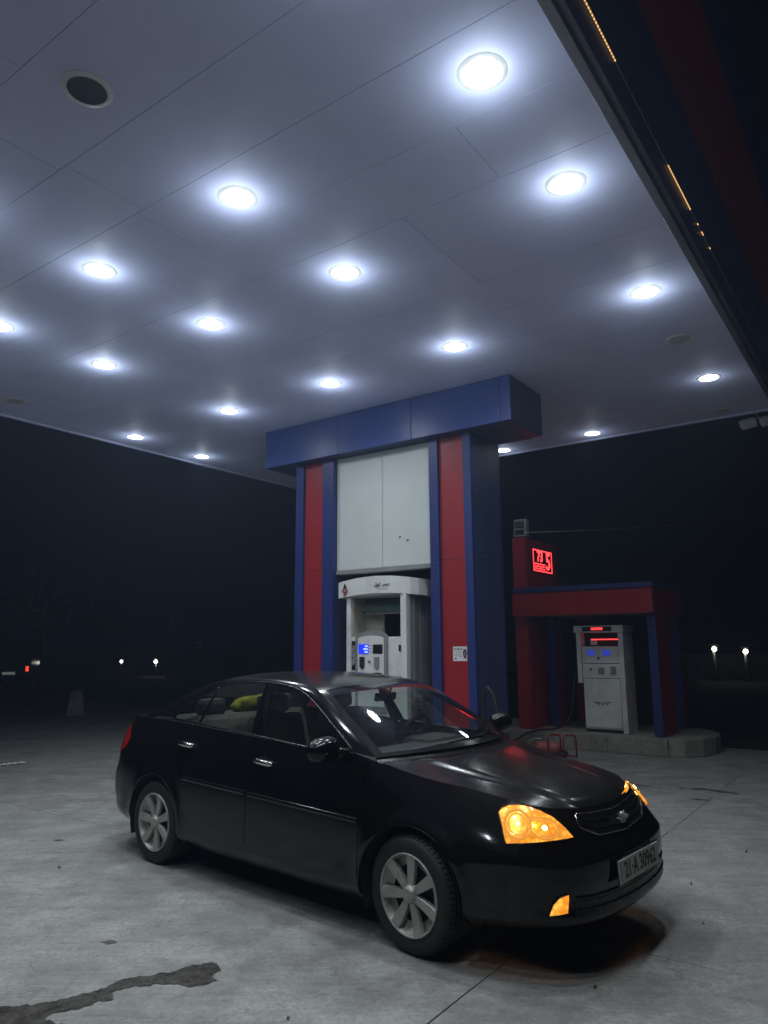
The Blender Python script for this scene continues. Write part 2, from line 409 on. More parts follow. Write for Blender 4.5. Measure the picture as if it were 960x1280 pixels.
# out-leaning fascia: blue band, red band, dark cap, in panel lengths
def fascia_run(p0, p1, out):
    d = Vector(p1)-Vector(p0); L = d.length; n = max(1, round(L/3.0)); t = d/L; o = Vector(out)
    for k in range(n):
        for (h0, h1, m, nm) in ((.0, .40, 'blue', 'fascia_panel'), (.405, .86, 'red', 'fascia_panel'), (.865, 1.05, 'blue', 'fascia_panel')):
            a = Vector(p0)+t*(L*k/n+.003); b = Vector(p0)+t*(L*(k+1)/n-.003)
            f = MB()
            def q(P, h, th): return P + o*(h*.47+.0) + Vector((0, 0, h)) + (o*(-.9)+Vector((0, 0, .42)))*th
            vs = [q(P, h, th) for P in (a, b) for h in (h0, h1) for th in (0, .03)]
            f.add(vs, [(0, 2, 6, 4), (1, 5, 7, 3), (0, 4, 5, 1), (2, 3, 7, 6), (0, 1, 3, 2), (4, 6, 7, 5)])
            f.build(nm, M[m], can, auto=True)
fascia_run((U1+.11, B0, H+.02), (U1+.11, B1+.1, H+.02), (1, 0, 0))
fascia_run((U1+.10, B1+.07, H+.02), (U0-.1, B1+.07, H+.02), (0, 1, 0))
fascia_run((U0-.07, B1+.1, H+.02), (U0-.07, B0, H+.02), (-1, 0, 0))
# LED rope along the fascia: rows of beads, some stretches dead
led = fthing('led_rope_light', U1+.155, 0, 'thin rope of amber LEDs along the canopy fascia, part of it dark', 'rope light', H+.105)
w = MB(); w.tube([(0, B0+.2, 0), (0, 9.9, 0)], .0035, 6); w.build('cable', M['grey_metal'], led)
be = MB(); b = .2
while b < 6.1:
    on = b < 3.66 or 4.75 < b < 5.42 or random.random() < .10
    if on: be.box((.003, b, -.004), (.007, .014 if b < 3.66 else .02, .007))
    b += .028 if b < 3.7 else .036
o = be.build('led_beads', M['led_amber'], led); o['kind'] = 'stuff'

# ------------------------------------------------------------------ ceiling lamps
def ring_mesh(r=.118):
    m = MB(); m.lathe([(r-.009, -.0066), (r-.002, -.0075), (r+.006, -.006), (r+.024, .0005)], 40); return m
proto_ring = ring_mesh().build('trim_ring', M['white_metal']); ring_data = proto_ring.data; bpy.data.objects.remove(proto_ring)
def disc_data(mat, r=.110, dome=.004):
    m = MB(); m.lathe([(r, -.006), (r*.7, -.006-dome*.6), (.0001, -.006-dome)], 24)
    o = m.build('diffuser', M[mat]); d = o.data; bpy.data.objects.remove(o); return d
disc = {k: disc_data(k) for k in ('lens_lit', 'lens_off', 'lens_dark')}
def ceiling_lamp(u, b, kind, label, group, power=1.0):
    t = fthing('ceiling_lamp', u, b, label, 'lamp', H-.001, group)
    link(bpy.data.objects.new('trim_ring', ring_data), t); link(bpy.data.objects.new('diffuser', disc[kind]), t)
    if kind == 'lens_lit':
        ld = bpy.data.lights.new('downlight', 'SPOT'); ld.energy = LAMP_W*power; ld.color = (.90, .97, 1.0); ld.spot_size = R(158); ld.spot_blend = 1.0; ld.shadow_soft_size = .10
        lo = bpy.data.objects.new('downlight', ld); lo.location = (0, 0, -.045); link(lo, t)
        ld = bpy.data.lights.new('ceiling_fill', 'POINT'); ld.energy = LAMP_W*power*.052; ld.color = (.80, .90, 1.0); ld.shadow_soft_size = .05  # added point light below each lamp, brightens the ceiling round it
        lo = bpy.data.objects.new('ceiling_fill', ld); lo.location = (0, 0, -.15); link(lo, t)
GL = 'lit downlights in the canopy ceiling'
ROW = {0: 'in the row along the fascia', 1: 'in the second row from the LED fascia', 2: 'in the third row from the LED fascia', 3: 'in the fourth row from the LED fascia', 4: 'in the outermost row, far from the LED fascia'}
COL = {0: 'just before the portal', 1: 'second before the portal', 2: 'third before the portal', 3: 'fourth before the portal', 4: 'fifth before the portal', 5: 'sixth before the portal', -1: 'beside the portal end', -2: 'beyond the portal'}
for (u, b, r_, c_) in [(-1.58, 3.18, 0, 2), (-1.58, 4.40, 0, 1), (-1.59, 6.33, 0, 0), (-1.60, 8.98, 0, -2), (-3.53, 3.17, 1, 2), (-3.57, 4.44, 1, 1), (-3.60, 6.36, 1, 0),
               (-5.22, 3.18, 2, 2), (-5.27, 4.44, 2, 1), (-5.38, 6.42, 2, 0), (-6.98, 3.22, 3, 2), (-7.05, 4.43, 3, 1), (-7.15, 6.40, 3, 0), (-9.22, 6.40, 4, 0), (-9.33, 7.78, 4, -1),
               (-3.55, 10.42, 1, -2), (-5.07, 10.48, 2, -2), (-1.58, 1.95, 0, 3), (-5.25, 1.95, 2, 3), (-7.0, .7, 3, 3), (-3.5, -.6, 1, 5), (-1.6, .7, 0, 4)]:
    ceiling_lamp(u, b, 'lens_lit', 'lit round downlight '+ROW[r_]+', '+COL[c_], GL, .30 if b > 8.5 else (.55 if u < -8 else 1.0))
ceiling_lamp(-3.47, 1.96, 'lens_dark', 'dark unlit downlight with blackened glass in the canopy ceiling', None)
ceiling_lamp(-9.05, 4.47, 'lens_off', 'pale unlit downlight by the outer canopy edge, beyond the lit rows', None)
ceiling_lamp(-1.60, 7.60, 'lens_off', 'unlit downlight near the fascia between two lit ones', None)
ceiling_lamp(-1.75, 10.44, 'lens_off', 'unlit downlight at the canopy corner beside the twin floodlight', None)
ceiling_lamp(-7.15, 7.70, 'lens_off', 'small unlit downlight above the left end of the blue beam', None)
# twin floodlight on the canopy corner
fl = fthing('floodlight', -1.36, 10.78, 'twin grey floodlight heads on a bracket at the canopy corner', 'floodlight', H-.02)
m = MB(); m.tube([(0, 0, .03), (0, .02, -.06), (-.14, .03, -.09)], .012); m.tube([(0, .02, -.06), (.14, .03, -.09)], .012); m.build('bracket', M['grey_metal'], fl)
for sx in (-.12, .13):
    m = MB(); rot = Matrix.Rotation(R(38), 3, 'X') @ Matrix.Rotation(R(18), 3, 'Z')
    m.box((sx, .03, -.12), (.20, .14, .10), .015, rot); hd = m.build('lamp_head', M['white_metal'], fl)
    m = MB(); m.box(Vector((sx, .03, -.12))+rot @ Vector((0, -.071, 0)), (.17, .006, .08), 0, rot); m.build('front_glass', M['lens_off'], hd)

# ================================================================== PORTAL (column pair, beam and sign panel) round the main pump
por = fthing('pump_portal', -5.5, 7.94, 'tall blue and red clad portal with blue beam and white sign panel', 'portal')
def pbox(name, mat, u0, u1, b0, b1, z0, z1, bev=.004, parent=None, o=por, ou=-5.5, ob=7.94):
    m = MB(); m.box(((u0+u1)/2-ou, (b0+b1)/2-ob, (z0+z1)/2), (u1-u0, b1-b0, z1-z0), bev); return m.build(name, M[mat], parent or o)
ZS = 2.68; Z0 = .16; ZT = 4.236
for nm, ua, ub, bands in (('column', -6.96, -6.26, ((-6.96, -6.82, 'blue'), (-6.82, -6.46, 'red'), (-6.46, -6.26, 'blue'))),
                      ('column', -4.70, -4.10, ((-4.70, -4.57, 'blue'), (-4.57, -4.21, 'red'), (-4.21, -4.10, 'blue')))):
    core = pbox(nm, 'black', ua+.04, ub-.04, 7.62, 8.28, Z0, ZT-.002, 0)
    for (x0, x1, c) in bands:
        d = .045 if c == 'red' else 0
        for (z0, z1) in ((Z0+.002, ZS-.002), (ZS+.002, ZT-.003)):
            pbox('cladding_panel', c, x0+.0015, x1-.0015, 7.55+d, 7.615, z0, z1, .003, core)
            pbox('cladding_panel', c, x0+.0015, x1-.0015, 8.285, 8.345-d, z0, z1, .003, core)
    for (z0, z1) in ((Z0+.002, ZS-.002), (ZS+.002, ZT-.003)):
        pbox('cladding_panel', 'sidegrey', ub-.038, ub-.002, 7.618, 8.282, z0, z1, .003, core)
        pbox('cladding_panel', 'blue', ua+.002, ua+.038, 7.618, 8.282, z0, z1, .003, core)
bc = pbox('beam', 'black', -7.44, -3.52, 7.47, 8.30, 4.262, H-.004, 0)
BU = [-7.48, -6.09, -4.88, -3.63]
for a, c in zip(BU[:-1], BU[1:]):
    pbox('beam_panel', 'lightblue', a+.003, c-.003, 7.43, 7.468, 4.242, H-.006, .004, bc)
    pbox('beam_panel', 'lightblue', a+.003, c-.003, 8.302, 8.34, 4.242, H-.006, .004, bc)
    pbox('beam_panel', 'sidegrey', a+.003, c-.003, 7.47, 8.30, 4.240, 4.260, .003, bc)
pbox('beam_panel', 'lightblue', -3.627, -3.483, 7.43, 7.468, 4.242, H-.006, .004, bc)
pbox('beam_panel', 'sidegrey', -3.627, -3.483, 7.47, 8.30, 4.240, 4.260, .003, bc)
pbox('beam_panel', 'sidegrey', -3.518, -3.482, 7.471, 8.34, 4.262, H-.006, .004, bc)
pbox('beam_panel', 'lightblue', -7.48, -7.442, 7.471, 8.34, 4.262, H-.006, .004, bc)
sg = pbox('sign_panel', 'white', -6.255, -5.483, 7.625, 7.69, 2.66, 4.235, .006)
pbox('sign_panel', 'white', -5.477, -4.705, 7.625, 7.69, 2.66, 4.235, .006)
pbox('sign_sill', 'grey_metal', -6.255, -4.705, 7.60, 7.71, 2.60, 2.657, .006)
pbox('sign_backing', 'grey_metal', -6.25, -4.71, 7.70, 8.25, 2.66, 4.23, .004)
for (du, dz) in ((-5.08, 2.98), (-5.2, 3.03)):
    pbox('bolt', 'black', du-.011, du+.011, 7.617, 7.6245, dz-.011, dz+.011, .002)
# notice on the red panel of the right column
no = fthing('paper_notice', -4.335, 7.594, 'small white printed notice stuck on the red column panel', 'notice', 1.55)
m = MB(); m.box((0, 0, 0), (.19, .003, .17)); m.build('sheet', simple('notice_paper', (.72, .70, .72), .7), no)
for z, x0, x1, t in ((.055, -.085, -.045, .010), (.055, -.035, -.01, .014), (.055, 0, .035, .010), (.02, -.06, .02, .006), (-.005, -.07, .02, .005), (-.025, -.075, -.03, .006), (-.028, -.02, .03, .007), (-.058, -.075, -.045, .014)):
    m = MB(); m.box(((x0+x1)/2, -.0025, z), (x1-x0, .001, t)); m.build('print_line', M['print_black' if t > .009 else 'print_grey'], no)
m = MB(); poly = [(.066+.024*math.cos(a)*(1+.12*math.sin(3*a)), .0+.055*math.sin(a)*(1+.1*math.cos(5*a))) for a in np.linspace(0, 2*math.pi, 22)[:-1]]
m.prism(poly, .0018, .003, FACE); m.build('printed_figure', M['print_black'], no)
m = MB(); poly = [(.066+.012*math.cos(a), .0+.030*math.sin(a)) for a in np.linspace(0, 2*math.pi, 16)[:-1]]
m.prism(poly, .003, .0036, FACE); m.build('printed_figure', M['print_grey'], no)

# main pump island
isl = fthing('pump_island', -5.6, 7.94, 'raised concrete island under the blue and red portal', 'island')
for k in range(6):
    for s in (-1, 1):
        m = MB(); m.box((-2.2+.88*k-.0, s*.63, .072), (.872, .14, .15), .012); m.build('kerb_block', M['kerb'], isl)
for s in (-1, 1):
    m = MB(); m.box((s*2.71, 0, .072), (.14, 1.12, .15), .012); m.build('kerb_block', M['kerb'], isl)
m = MB(); m.box((0, 0, .068), (5.27, 1.11, .135)); m.build('island_top', M['kerb'], isl)

# ------------------------------------------------------------------ main dispenser
dp = fthing('fuel_dispenser', -5.47, 7.80, 'large white fuel dispenser with blue screen and curved header inside the portal', 'fuel pump', .137)
def dbox(name, mat, u0, u1, b0, b1, z0, z1, bev=.006, parent=None, o=dp, ou=-5.47, ob=7.80, oz=.137):
    m = MB(); m.box(((u0+u1)/2-ou, (b0+b1)/2-ob, (z0+z1)/2-oz), (u1-u0, b1-b0, z1-z0), bev); return m.build(name, M[mat], parent or o)
dbox('cabinet', 'white_metal', -5.93, -5.06, 7.52, 8.10, .139, 1.76, .010)
dbox('plinth', 'black', -5.95, -5.02, 7.50, 8.12, .137, .24, .004)
dbox('post', 'white_metal', -5.985, -5.915, 7.50, 8.12, .25, 2.30, .012)
dbox('post', 'white_metal', -5.105, -5.015, 7.47, 7.56, .25, 2.33, .012)
sp = dbox('side_panel', 'grey_metal', -5.10, -5.012, 7.565, 8.10, .25, 2.33, .008)
for k in range(6): dbox('louvre', 'black', -5.014, -5.008, 7.68, 7.92, .70+.05*k, .72+.05*k, .001, sp)
for k in range(3): dbox('rib', 'grey_metal', -5.013, -5.000, 7.62+.15*k, 7.66+.15*k, .9, 2.28, .003, sp)
dbox('inner_panel', 'beige', -5.913, -5.60, 7.80, 7.84, 1.765, 2.33, .004)
dbox('inner_side', 'beige', -5.913, -5.89, 7.54, 7.80, 1.765, 2.33, .004)
m = MB(); m.box((-.02, -.14, 2.17-.137), (.64, .03, .20), .004, Matrix.Rotation(R(-28), 3, 'X')); vis = m.build('display_visor', M['green_glass'], dp)
m = MB(); m.box((-.02, -.075, 2.068-.137), (.66, .02, .022), .004); m.build('visor_lip', M['white_metal'], dp)
# header with a bowed front that turns round the right-hand corner
m = MB(); pr_ = []
prof = [(-.64, -.31), (-.55, -.335), (-.3, -.36), (.0, -.375), (.25, -.37), (.40, -.345), (.50, -.29), (.56, -.20), (.60, -.05), (.60, .32), (-.64, .32)]
n = len(prof); vs = []
for (zt, key) in ((2.335, 0), (2.53, 1)):
    for (x, y) in prof:
        arch = .055*(1-((x+.02)/.62)**2) if True else 0
        vs.append((x, y-.0, (2.27+max(0, arch)*.75 if key == 0 else 2.475+max(0, arch))-.137))
fs = [tuple(range(n-1, -1, -1)), tuple(range(n, 2*n))]+[(i, (i+1) % n, n+(i+1) % n, n+i) for i in range(n)]
m.add(vs, fs); hd = m.build('header', M['white_metal'], dp, auto=True)
# flame emblem, arabic name and web line on the header
def onhead(x, z, tilt=0.0): return Matrix.Translation((x, -.378 if x > -.35 else -.349, z-.137)) @ Matrix.Rotation(tilt, 4, 'Z') @ FACE
E_ = Matrix.Translation((-.50, -.3465, 2.385-.137)) @ Matrix.Rotation(R(-11), 4, 'Z') @ FACE @ Matrix.Scale(1.35, 4)
for poly, mt in (([(-.028, -.005), (-.022, .02), (0, .055), (.022, .02), (.028, -.005), (.014, -.005), (.010, .012), (0, .026), (-.010, .012), (-.014, -.005)], 'print_black'),
                 ([(-.045, -.012), (-.034, -.002), (-.02, -.016), (0, -.028), (.02, -.016), (.034, -.002), (.045, -.012), (.022, -.038), (0, -.046), (-.022, -.038)], 'print_red'),
                 ([(-.006, -.012), (0, .016), (.006, -.012), (0, -.02)], 'print_red'), ([(-.03, -.058), (.03, -.058), (.03, -.052), (-.03, -.052)], 'print_red')):
    m = MB(); m.prism(poly, .002, .004, E_); m.build('emblem', M[mt], hd)
A_ = Matrix.Translation((.12, -.379, 2.42-.137)) @ Matrix.Rotation(R(1), 4, 'Z') @ FACE
lettering('header_name', '\ufede\ufef3\ufeee\ufe8b \ufee6\ufee4\ufef4\ufeeb', .056, M['print_black'], hd, A_, .001, bold=.0008)
for k, (x0, x1) in enumerate(((.04, .08), (.09, .105), (.11, .16), (.165, .20))):
    m = MB(); m.box(((x0+x1)/2, -.3795, 2.365-.137), (x1-x0, .001, .006)); m.build('print_line', M['print_grey'], hd)
# control head: grey arch frame, white face, screens, nozzle holders, lock, key pad
m = MB()
arch = [(-.25, -.86), (-.25, .06)]+[(-.25*math.cos(a), .06+.075*math.sin(a)) for a in np.linspace(0, math.pi, 14)[1:-1]]+[(.25, .06), (.25, -.86)]
Mx = Matrix.Translation((-.105, 0, 1.70-.137)) @ FACE
m.prism(arch, .275, .312, Mx); ch = m.build('control_head', M['grey_metal'], dp, auto=True)
face = [(-.205, -.80), (-.205, .035)]+[(-.205*math.cos(a), .035+.04*math.sin(a)) for a in np.linspace(0, math.pi, 12)[1:-1]]+[(.205, .035), (.205, -.80)]
m = MB(); m.prism(face, .312, .318, Mx); m.build('face_plate', M['white_metal'], ch, auto=True)
def cbox(name, mat, u0, u1, z0, z1, y0=-.318, d=.006, bev=.002, parent=ch):
    m = MB(); m.box(((u0+u1)/2+5.47, y0-d/2, (z0+z1)/2-.137), (u1-u0, d, z1-z0), bev); return m.build(name, M[mat], parent)
cbox('screen', 'lcd', -5.765, -5.605, 1.55, 1.67)
for k, wd in enumerate((.05, .07, .045)): 
    cbox('digits', 'lcd_text', -5.615-wd, -5.615, 1.562+.036*k, 1.582+.036*k, -.3242, .001, 0)
cbox('screen_bezel', 'black', -5.535, -5.385, 1.55, 1.665)
for k in range(3): cbox('print_line', 'print_grey', -5.595, -5.548, 1.572+.037*k, 1.579+.037*k, -.318, .0015, 0)
for x in (-5.705, -5.475):
    m = MB(); pl = [(-.035, -.055)] if False else [(.035*math.cos(a), -.05+.035*math.sin(a)) for a in np.linspace(math.pi, 2*math.pi, 9)]+[(.035, .06), (-.035, .06)]
    m.prism(pl, .318, .339, Matrix.Translation((x+5.47, 0, 1.45-.137)) @ FACE); m.build('nozzle_holder', M['grey_metal' if x > -5.6 else 'rubber'], ch, auto=True)
m = MB(); m.lathe([(.0, -.332), (.018, -.330), (.02, -.318)], 14, 'y', (-.12, 0, 1.455-.137)); m.build('lock', M['steel'], ch)
cbox('slot', 'black', -5.53, -5.40, 1.285, 1.315)
cbox('name_strip', 'black', -5.905, -5.845, 1.34, 1.71, -.283, .004, .002, dp)
lettering('strip_lettering', 'NORMAL', .062, M['white_metal'], dp, Matrix.Translation((-.405, -.2885, 1.525-.137)) @ FACE @ Matrix.Rotation(R(-90), 4, 'Z'), .0008)
cbox('hinge', 'black', -5.125, -5.095, 1.58, 1.66, -.332, .012, .003, dp); cbox('hinge', 'black', -5.125, -5.095, 1.21, 1.28, -.332, .012, .003, dp)
cbox('card_reader', 'black', -5.29, -5.20, 1.20, 1.28, -.283, .016, .003, dp)
# hose arching beside the right column
hs = fthing('fuel_hose', -3.93, 7.62, 'black fuel hose arching up beside the right portal column', 'hose', .14)
m = MB(); m.tube([(-.13, -.02, .03), (-.125, -.02, .35), (-.12, -.03, .75), (-.09, -.05, .98), (-.03, -.07, 1.04), (.03, -.07, .97), (.09, -.06, .75), (.15, -.04, .40), (.19, -.02, .12), (.24, .0, .02)], .021, 8); m.build('hose', M['rubber'], hs)
m = MB(); m.tube([(-.13, -.02, .0), (-.13, -.02, .07)], .032, 10); m.build('hose_collar', M['steel'], hs)

# ================================================================== SMALL SHELTER with the second pump
ki = fthing('pump_shelter', -4.3, 12.4, 'small red and blue pump shelter with flat roof beyond the canopy', 'shelter')
def kbox(name, mat, u0, u1, b0, b1, z0, z1, bev=.004, parent=None):
    return pbox(name, mat, u0, u1, b0, b1, z0, z1, bev, parent or ki, ki, -4.3, 12.4)
KZ = .255
for (u0, u1, b0, b1, front, side) in ((-5.50, -5.27, 11.60, 11.83, 'red', 'red'), (-5.20, -5.03, 12.2, 12.5, 'blue', 'red'), (-3.28, -3.15, 11.62, 12.45, 'blue', 'red'), (-4.99, -4.55, 13.0, 13.2, 'red', 'red'), (-3.30, -3.15, 12.95, 13.2, 'blue', 'red')):
    c = kbox('column', 'black', u0+.02, u1-.02, b0+.02, b1-.02, KZ, 2.13, 0)
    kbox('cladding_panel', front, u0, u1, b0, b0+.018, KZ+.002, 2.13, .003, c)
    kbox('cladding_panel', side, u1-.018, u1, b0+.020, b1, KZ+.002, 2.13, .003, c)
    kbox('cladding_panel', side, u0, u0+.018, b0+.020, b1, KZ+.002, 2.13, .003, c)
rf = kbox('roof', 'ceil_dark', -5.48, -3.16, 11.52, 13.38, 2.14, 2.55, 0)
for a, c in ((-5.50, -4.32), (-4.316, -3.14)):
    kbox('roof_panel', 'red', a+.002, c-.002, 11.49, 11.518, 2.125, 2.515, .004, rf)
    kbox('roof_panel', 'blue', a+.002, c-.002, 11.475, 11.518, 2.519, 2.60, .004, rf)
for a, c in ((11.52, 12.45), (12.454, 13.40)):
    kbox('roof_panel', 'red', -3.158, -3.135, a+.002, c-.002, 2.125, 2.515, .004, rf)
    kbox('roof_panel', 'blue', -3.158, -3.122, a+.002, c-.002, 2.519, 2.60, .004, rf)
kbox('soffit', 'beige', -5.47, -3.17, 11.525, 13.37, 2.122, 2.138, .002, rf)
kbox('back_wall', 'black', -5.1, -3.35, 13.22, 13.28, KZ, 2.12, .003)
# shelter island with tiled face
ki2 = fthing('shelter_island', -4.3, 12.3, 'low tiled concrete island under the small pump shelter', 'island')
tiles = [-6.6, -6.08, -5.55, -5.02, -4.49, -3.96, -3.43, -3.05]
for a, c in zip(tiles[:-1], tiles[1:]):
    m = MB(); m.box(((a+c)/2+4.3, 11.455-12.3, .124), (c-a-.006, .05, .236), .004); m.build('tile', M['kerb'], ki2)
    m = MB(); m.box(((a+c)/2+4.3, 13.2-12.3, .124), (c-a-.006, .05, .236), .004); m.build('tile', M['kerb'], ki2)
arcp = [(-3.05+.50*math.sin(a), 12.33-.875*math.cos(a)) for a in np.linspace(0, math.pi, 8)]
for (x0, y0), (x1, y1) in zip(arcp[:-1], arcp[1:]):
    L = math.hypot(x1-x0, y1-y0); an = math.atan2(y1-y0, x1-x0)
    m = MB(); m.box(((x0+x1)/2+4.3, (y0+y1)/2-12.3, .124), (L-.006, .05, .236), .004, Matrix.Rotation(an, 3, 'Z')); m.build('tile', M['kerb'], ki2)
m = MB(); pl = [(-6.6, 11.47)]+[(x*1.0-.0, y) for x, y in [(-3.05+.485*math.sin(a), 12.33-.86*math.cos(a)) for a in np.linspace(0, math.pi, 12)]]+[(-6.6, 13.19)]
m.prism([(x+4.3, y-12.3) for x, y in pl], .0, .25); m.build('island_top', M['kerb'], ki2, auto=True)

# tall red pylon with a red LED board
py = fthing('sign_pylon', -5.385, 12.6, 'tall dark red pylon rising behind the small pump shelter', 'pylon')
m = MB(); m.box((0, -.30, 1.75), (.23, 1.4, 3.5)); c = m.build('core', M['black'], py)
m = MB(); m.box((0, -1.012, 1.75), (.225, .02, 3.49), .003); m.build('cladding_panel', M['red'], py)
for a, b2 in ((0.01, 2.0), (2.005, 3.49)):
    m = MB(); m.box((.125, -.30, (a+b2)/2), (.018, 1.40, b2-a), .003); m.build('cladding_panel', M['red'], py)
lb = fthing('led_board', -5.25, 12.22, 'lit red LED board with digits on the side of the dark red pylon', 'led sign', 3.12)
m = MB(); m.box((.02, 0, 0), (.03, .86, .40), .004); m.build('case', M['black'], lb)
SIDE = Matrix.Translation((.037, 0, 0)) @ Matrix.Rotation(R(90), 4, 'Z') @ Matrix.Rotation(R(90), 4, 'X')
m = MB()
for (x, z, sx, sz) in ((0, .185, .82, .018), (0, -.185, .82, .018), (-.402, 0, .018, .37), (.402, 0, .018, .37)): m.box((.0375, x, z), (.004, sx, sz))
m.build('border', M['led_red'], lb)
lettering('digits', '73', .26, M['led_red'], lb, SIDE @ Matrix.Translation((-.12, .07, 0)), .002, bold=.006)
lettering('digits', '5', .44, M['led_red'], lb, SIDE @ Matrix.Translation((.24, .0, 0)), .002, bold=.008)
for k in range(3):
    m = MB(); m.box((.038, -.14, -.06-.042*k), (.004, .46, .018)); m.build('scroll_line', M['led_red'], lb)
# grey horn box on top of the pylon
bx_ = fthing('speaker_box', -5.36, 11.68, 'grey louvred speaker box standing on top of the red pylon', 'speaker', 3.5)
m = MB(); m.box((0, 0, .17), (.24, .12, .32), .01, Matrix.Rotation(R(-6), 3, 'X')); cs = m.build('case', M['grey_metal'], bx_)
for k in range(3): m = MB(); m.box((0, -.072+.0*k, .19+.045*k), (.18, .012, .014), .002); m.build('louvre', M['black'], bx_)
m = MB(); m.box((0, -.066, .09), (.17, .014, .10), .002); m.build('grille', M['black'], bx_)
m = MB(); m.tube([(0, 0, -.0), (0, 0, .05)], .02); m.build('foot', M['grey_metal'], bx_)

# ------------------------------------------------------------------ second dispenser
d2 = fthing('fuel_dispenser', -4.09, 12.02, 'slim white fuel dispenser with red lit header inside the small shelter', 'fuel pump', .252)
def ebox(name, mat, u0, u1, b0, b1, z0, z1, bev=.004, parent=None):
    m = MB(); m.box(((u0+u1)/2+4.09, (b0+b1)/2-12.02, (z0+z1)/2-.252), (u1-u0, b1-b0, z1-z0), bev); return m.build(name, M[mat], parent or d2)
ebox('cabinet', 'white_metal', -4.415, -3.80, 11.79, 12.25, .30, 1.10, .006)
ebox('door_panel', 'white_metal', -4.405, -3.81, 11.765, 11.789, .33, 1.09, .005)
ebox('plinth', 'black', -4.40, -3.78, 11.80, 12.24, .253, .30, 0)
ebox('post', 'white_metal', -4.49, -4.418, 11.75, 12.25, 1.02, 1.83, .006); ebox('post', 'white_metal', -3.795, -3.715, 11.75, 12.25, .253, 1.83, .006)
ebox('post', 'steel', -4.475, -4.435, 12.0, 12.2, .253, 1.015, .006)
hh = ebox('header', 'white_metal', -4.52, -3.70, 11.73, 12.27, 1.832, 1.945, .008)
ebox('header_window', 'black', -4.37, -3.88, 11.724, 11.729, 1.855, 1.925, .001, hh)
lettering('header_digits', '8888888', .055, M['led_red'], hh, Matrix.Translation((-.03, -.298, 1.89-.252)) @ FACE, .001)
ebox('recess', 'black', -4.415, -3.80, 11.95, 12.24, 1.61, 1.83, 0)
ebox('light_tube', 'led_red', -4.30, -3.80, 11.93, 11.942, 1.715, 1.728, .002)
ebox('paper_roll', 'white', -4.30, -4.20, 11.90, 11.948, 1.63, 1.71, .006)
cp = ebox('control_panel', 'white_metal', -4.413, -3.80, 11.77, 12.24, 1.34, 1.608, .008)
ebox('screen', 'lcd_dim', -4.31, -4.20, 11.764, 11.769, 1.46, 1.555, .001, cp); ebox('screen', 'lcd_dim', -4.06, -3.94, 11.764, 11.769, 1.46, 1.555, .001, cp)
ebox('lock', 'black', -4.15, -4.12, 11.762, 11.769, 1.40, 1.44, .002, cp)
lp = ebox('lower_panel', 'white_metal', -4.413, -3.80, 11.775, 12.24, 1.104, 1.332, .006)
ebox('keypad', 'grey_metal', -4.15, -4.05, 11.766, 11.774, 1.17, 1.27, .002, lp); ebox('card_slot', 'grey_metal', -3.95, -3.86, 11.764, 11.774, 1.165, 1.29, .003, lp)
ebox('button', 'black', -4.29, -4.265, 11.766, 11.774, 1.22, 1.26, .003, lp)
# plain winged bar emblem
m = MB(); Em = Matrix.Translation((-.015, -.2555, .70-.252)) @ FACE
for s in (-1, 1):
    for k in range(3):
        a0 = .035+.01*k; a1 = .155-.035*k; z = .028-.024*k
        m.prism([(s*a0, z-.020), (s*a0*1.1, z-.006), (s*a1, z+.006), (s*(a1-.03), z-.008)][::s], .0, .002, Em)
m.prism([(-.026, .02), (0, -.035), (.026, .02), (.014, .02), (0, -.008), (-.014, .02)], 0, .002, Em)
m.build('wing_emblem', M['print_black'], d2, auto=True)
hs = fthing('fuel_hose', -4.62, 11.9, 'black fuel hose drooping from the slim dispenser across the island kerb', 'hose', .0)
m = MB(); m.tube([(.09, .05, 1.30), (.03, .0, 1.2), (.0, -.05, .9), (-.03, -.1, .55), (-.10, -.2, .34), (-.25, -.36, .285), (-.45, -.50, .275), (-.62, -.60, .22), (-.80, -.68, .10), (-1.1, -.74, .03), (-1.5, -.72, .03), (-1.9, -.58, .06)], .017, 8); m.build('hose', M['rubber'], hs)
m = MB(); m.tube([(.11, .05, 1.16), (.11, .05, 1.50)], .02, 8); m.build('nozzle', M['steel'], hs)

# wheeled fire extinguisher lying by the island
ex = tag(empty('wheeled_extinguisher', (2.42, 11.02, 0), R(-20)), 'faded red cylinder on a tube-framed trolley lying beside the tiled island', 'extinguisher')
m = MB(); m.lathe([(.0001, -.19), (.05, -.185), (.085, -.15), (.095, -.10), (.095, .10), (.085, .15), (.05, .185), (.0001, .19)], 20, 'x', (-.05, 0, .15)); m.build('cylinder', simple('faded_red_paint', (.42, .10, .09), .5, var=.2, dirt=.4), ex)
for x in (-.02, .20):
    m = MB(); m.tube([(x, -.10, .02), (x, -.10, .27), (x+.01, -.08, .33), (x+.04, -.0, .345), (x+.15, .08, .33), (x+.16, .10, .27), (x+.16, .10, .02)], .013, 8); m.build('handle_hoop', M['red'], ex)
m = MB(); m.tube([(-.24, -.11, .04), (.20, -.10, .04)], .012, 6); m.tube([(-.24, .11, .04), (.36, .10, .04)], .012, 6); m.tube([(-.24, -.11, .04), (-.24, .11, .04)], .012, 6); m.build('frame', M['red'], ex)
for s in (-1, 1):
    m = MB(); m.lathe([(.02, -.02), (.05, -.02), (.062, -.012), (.062, .012), (.05, .02), (.02, .02)], 20, 'y', (.17, s*.135, .063)); m.build('wheel', M['rubber'], ex)
m = MB(); m.tube([(-.23, 0, .15), (-.31, 0, .17), (-.32, .02, .23), (-.25, .03, .27), (-.05, .02, .28)], .012, 6); m.tube([(-.23, 0, .15), (-.27, 0, .15)], .028, 8); m.build('valve', M['steel'], ex)
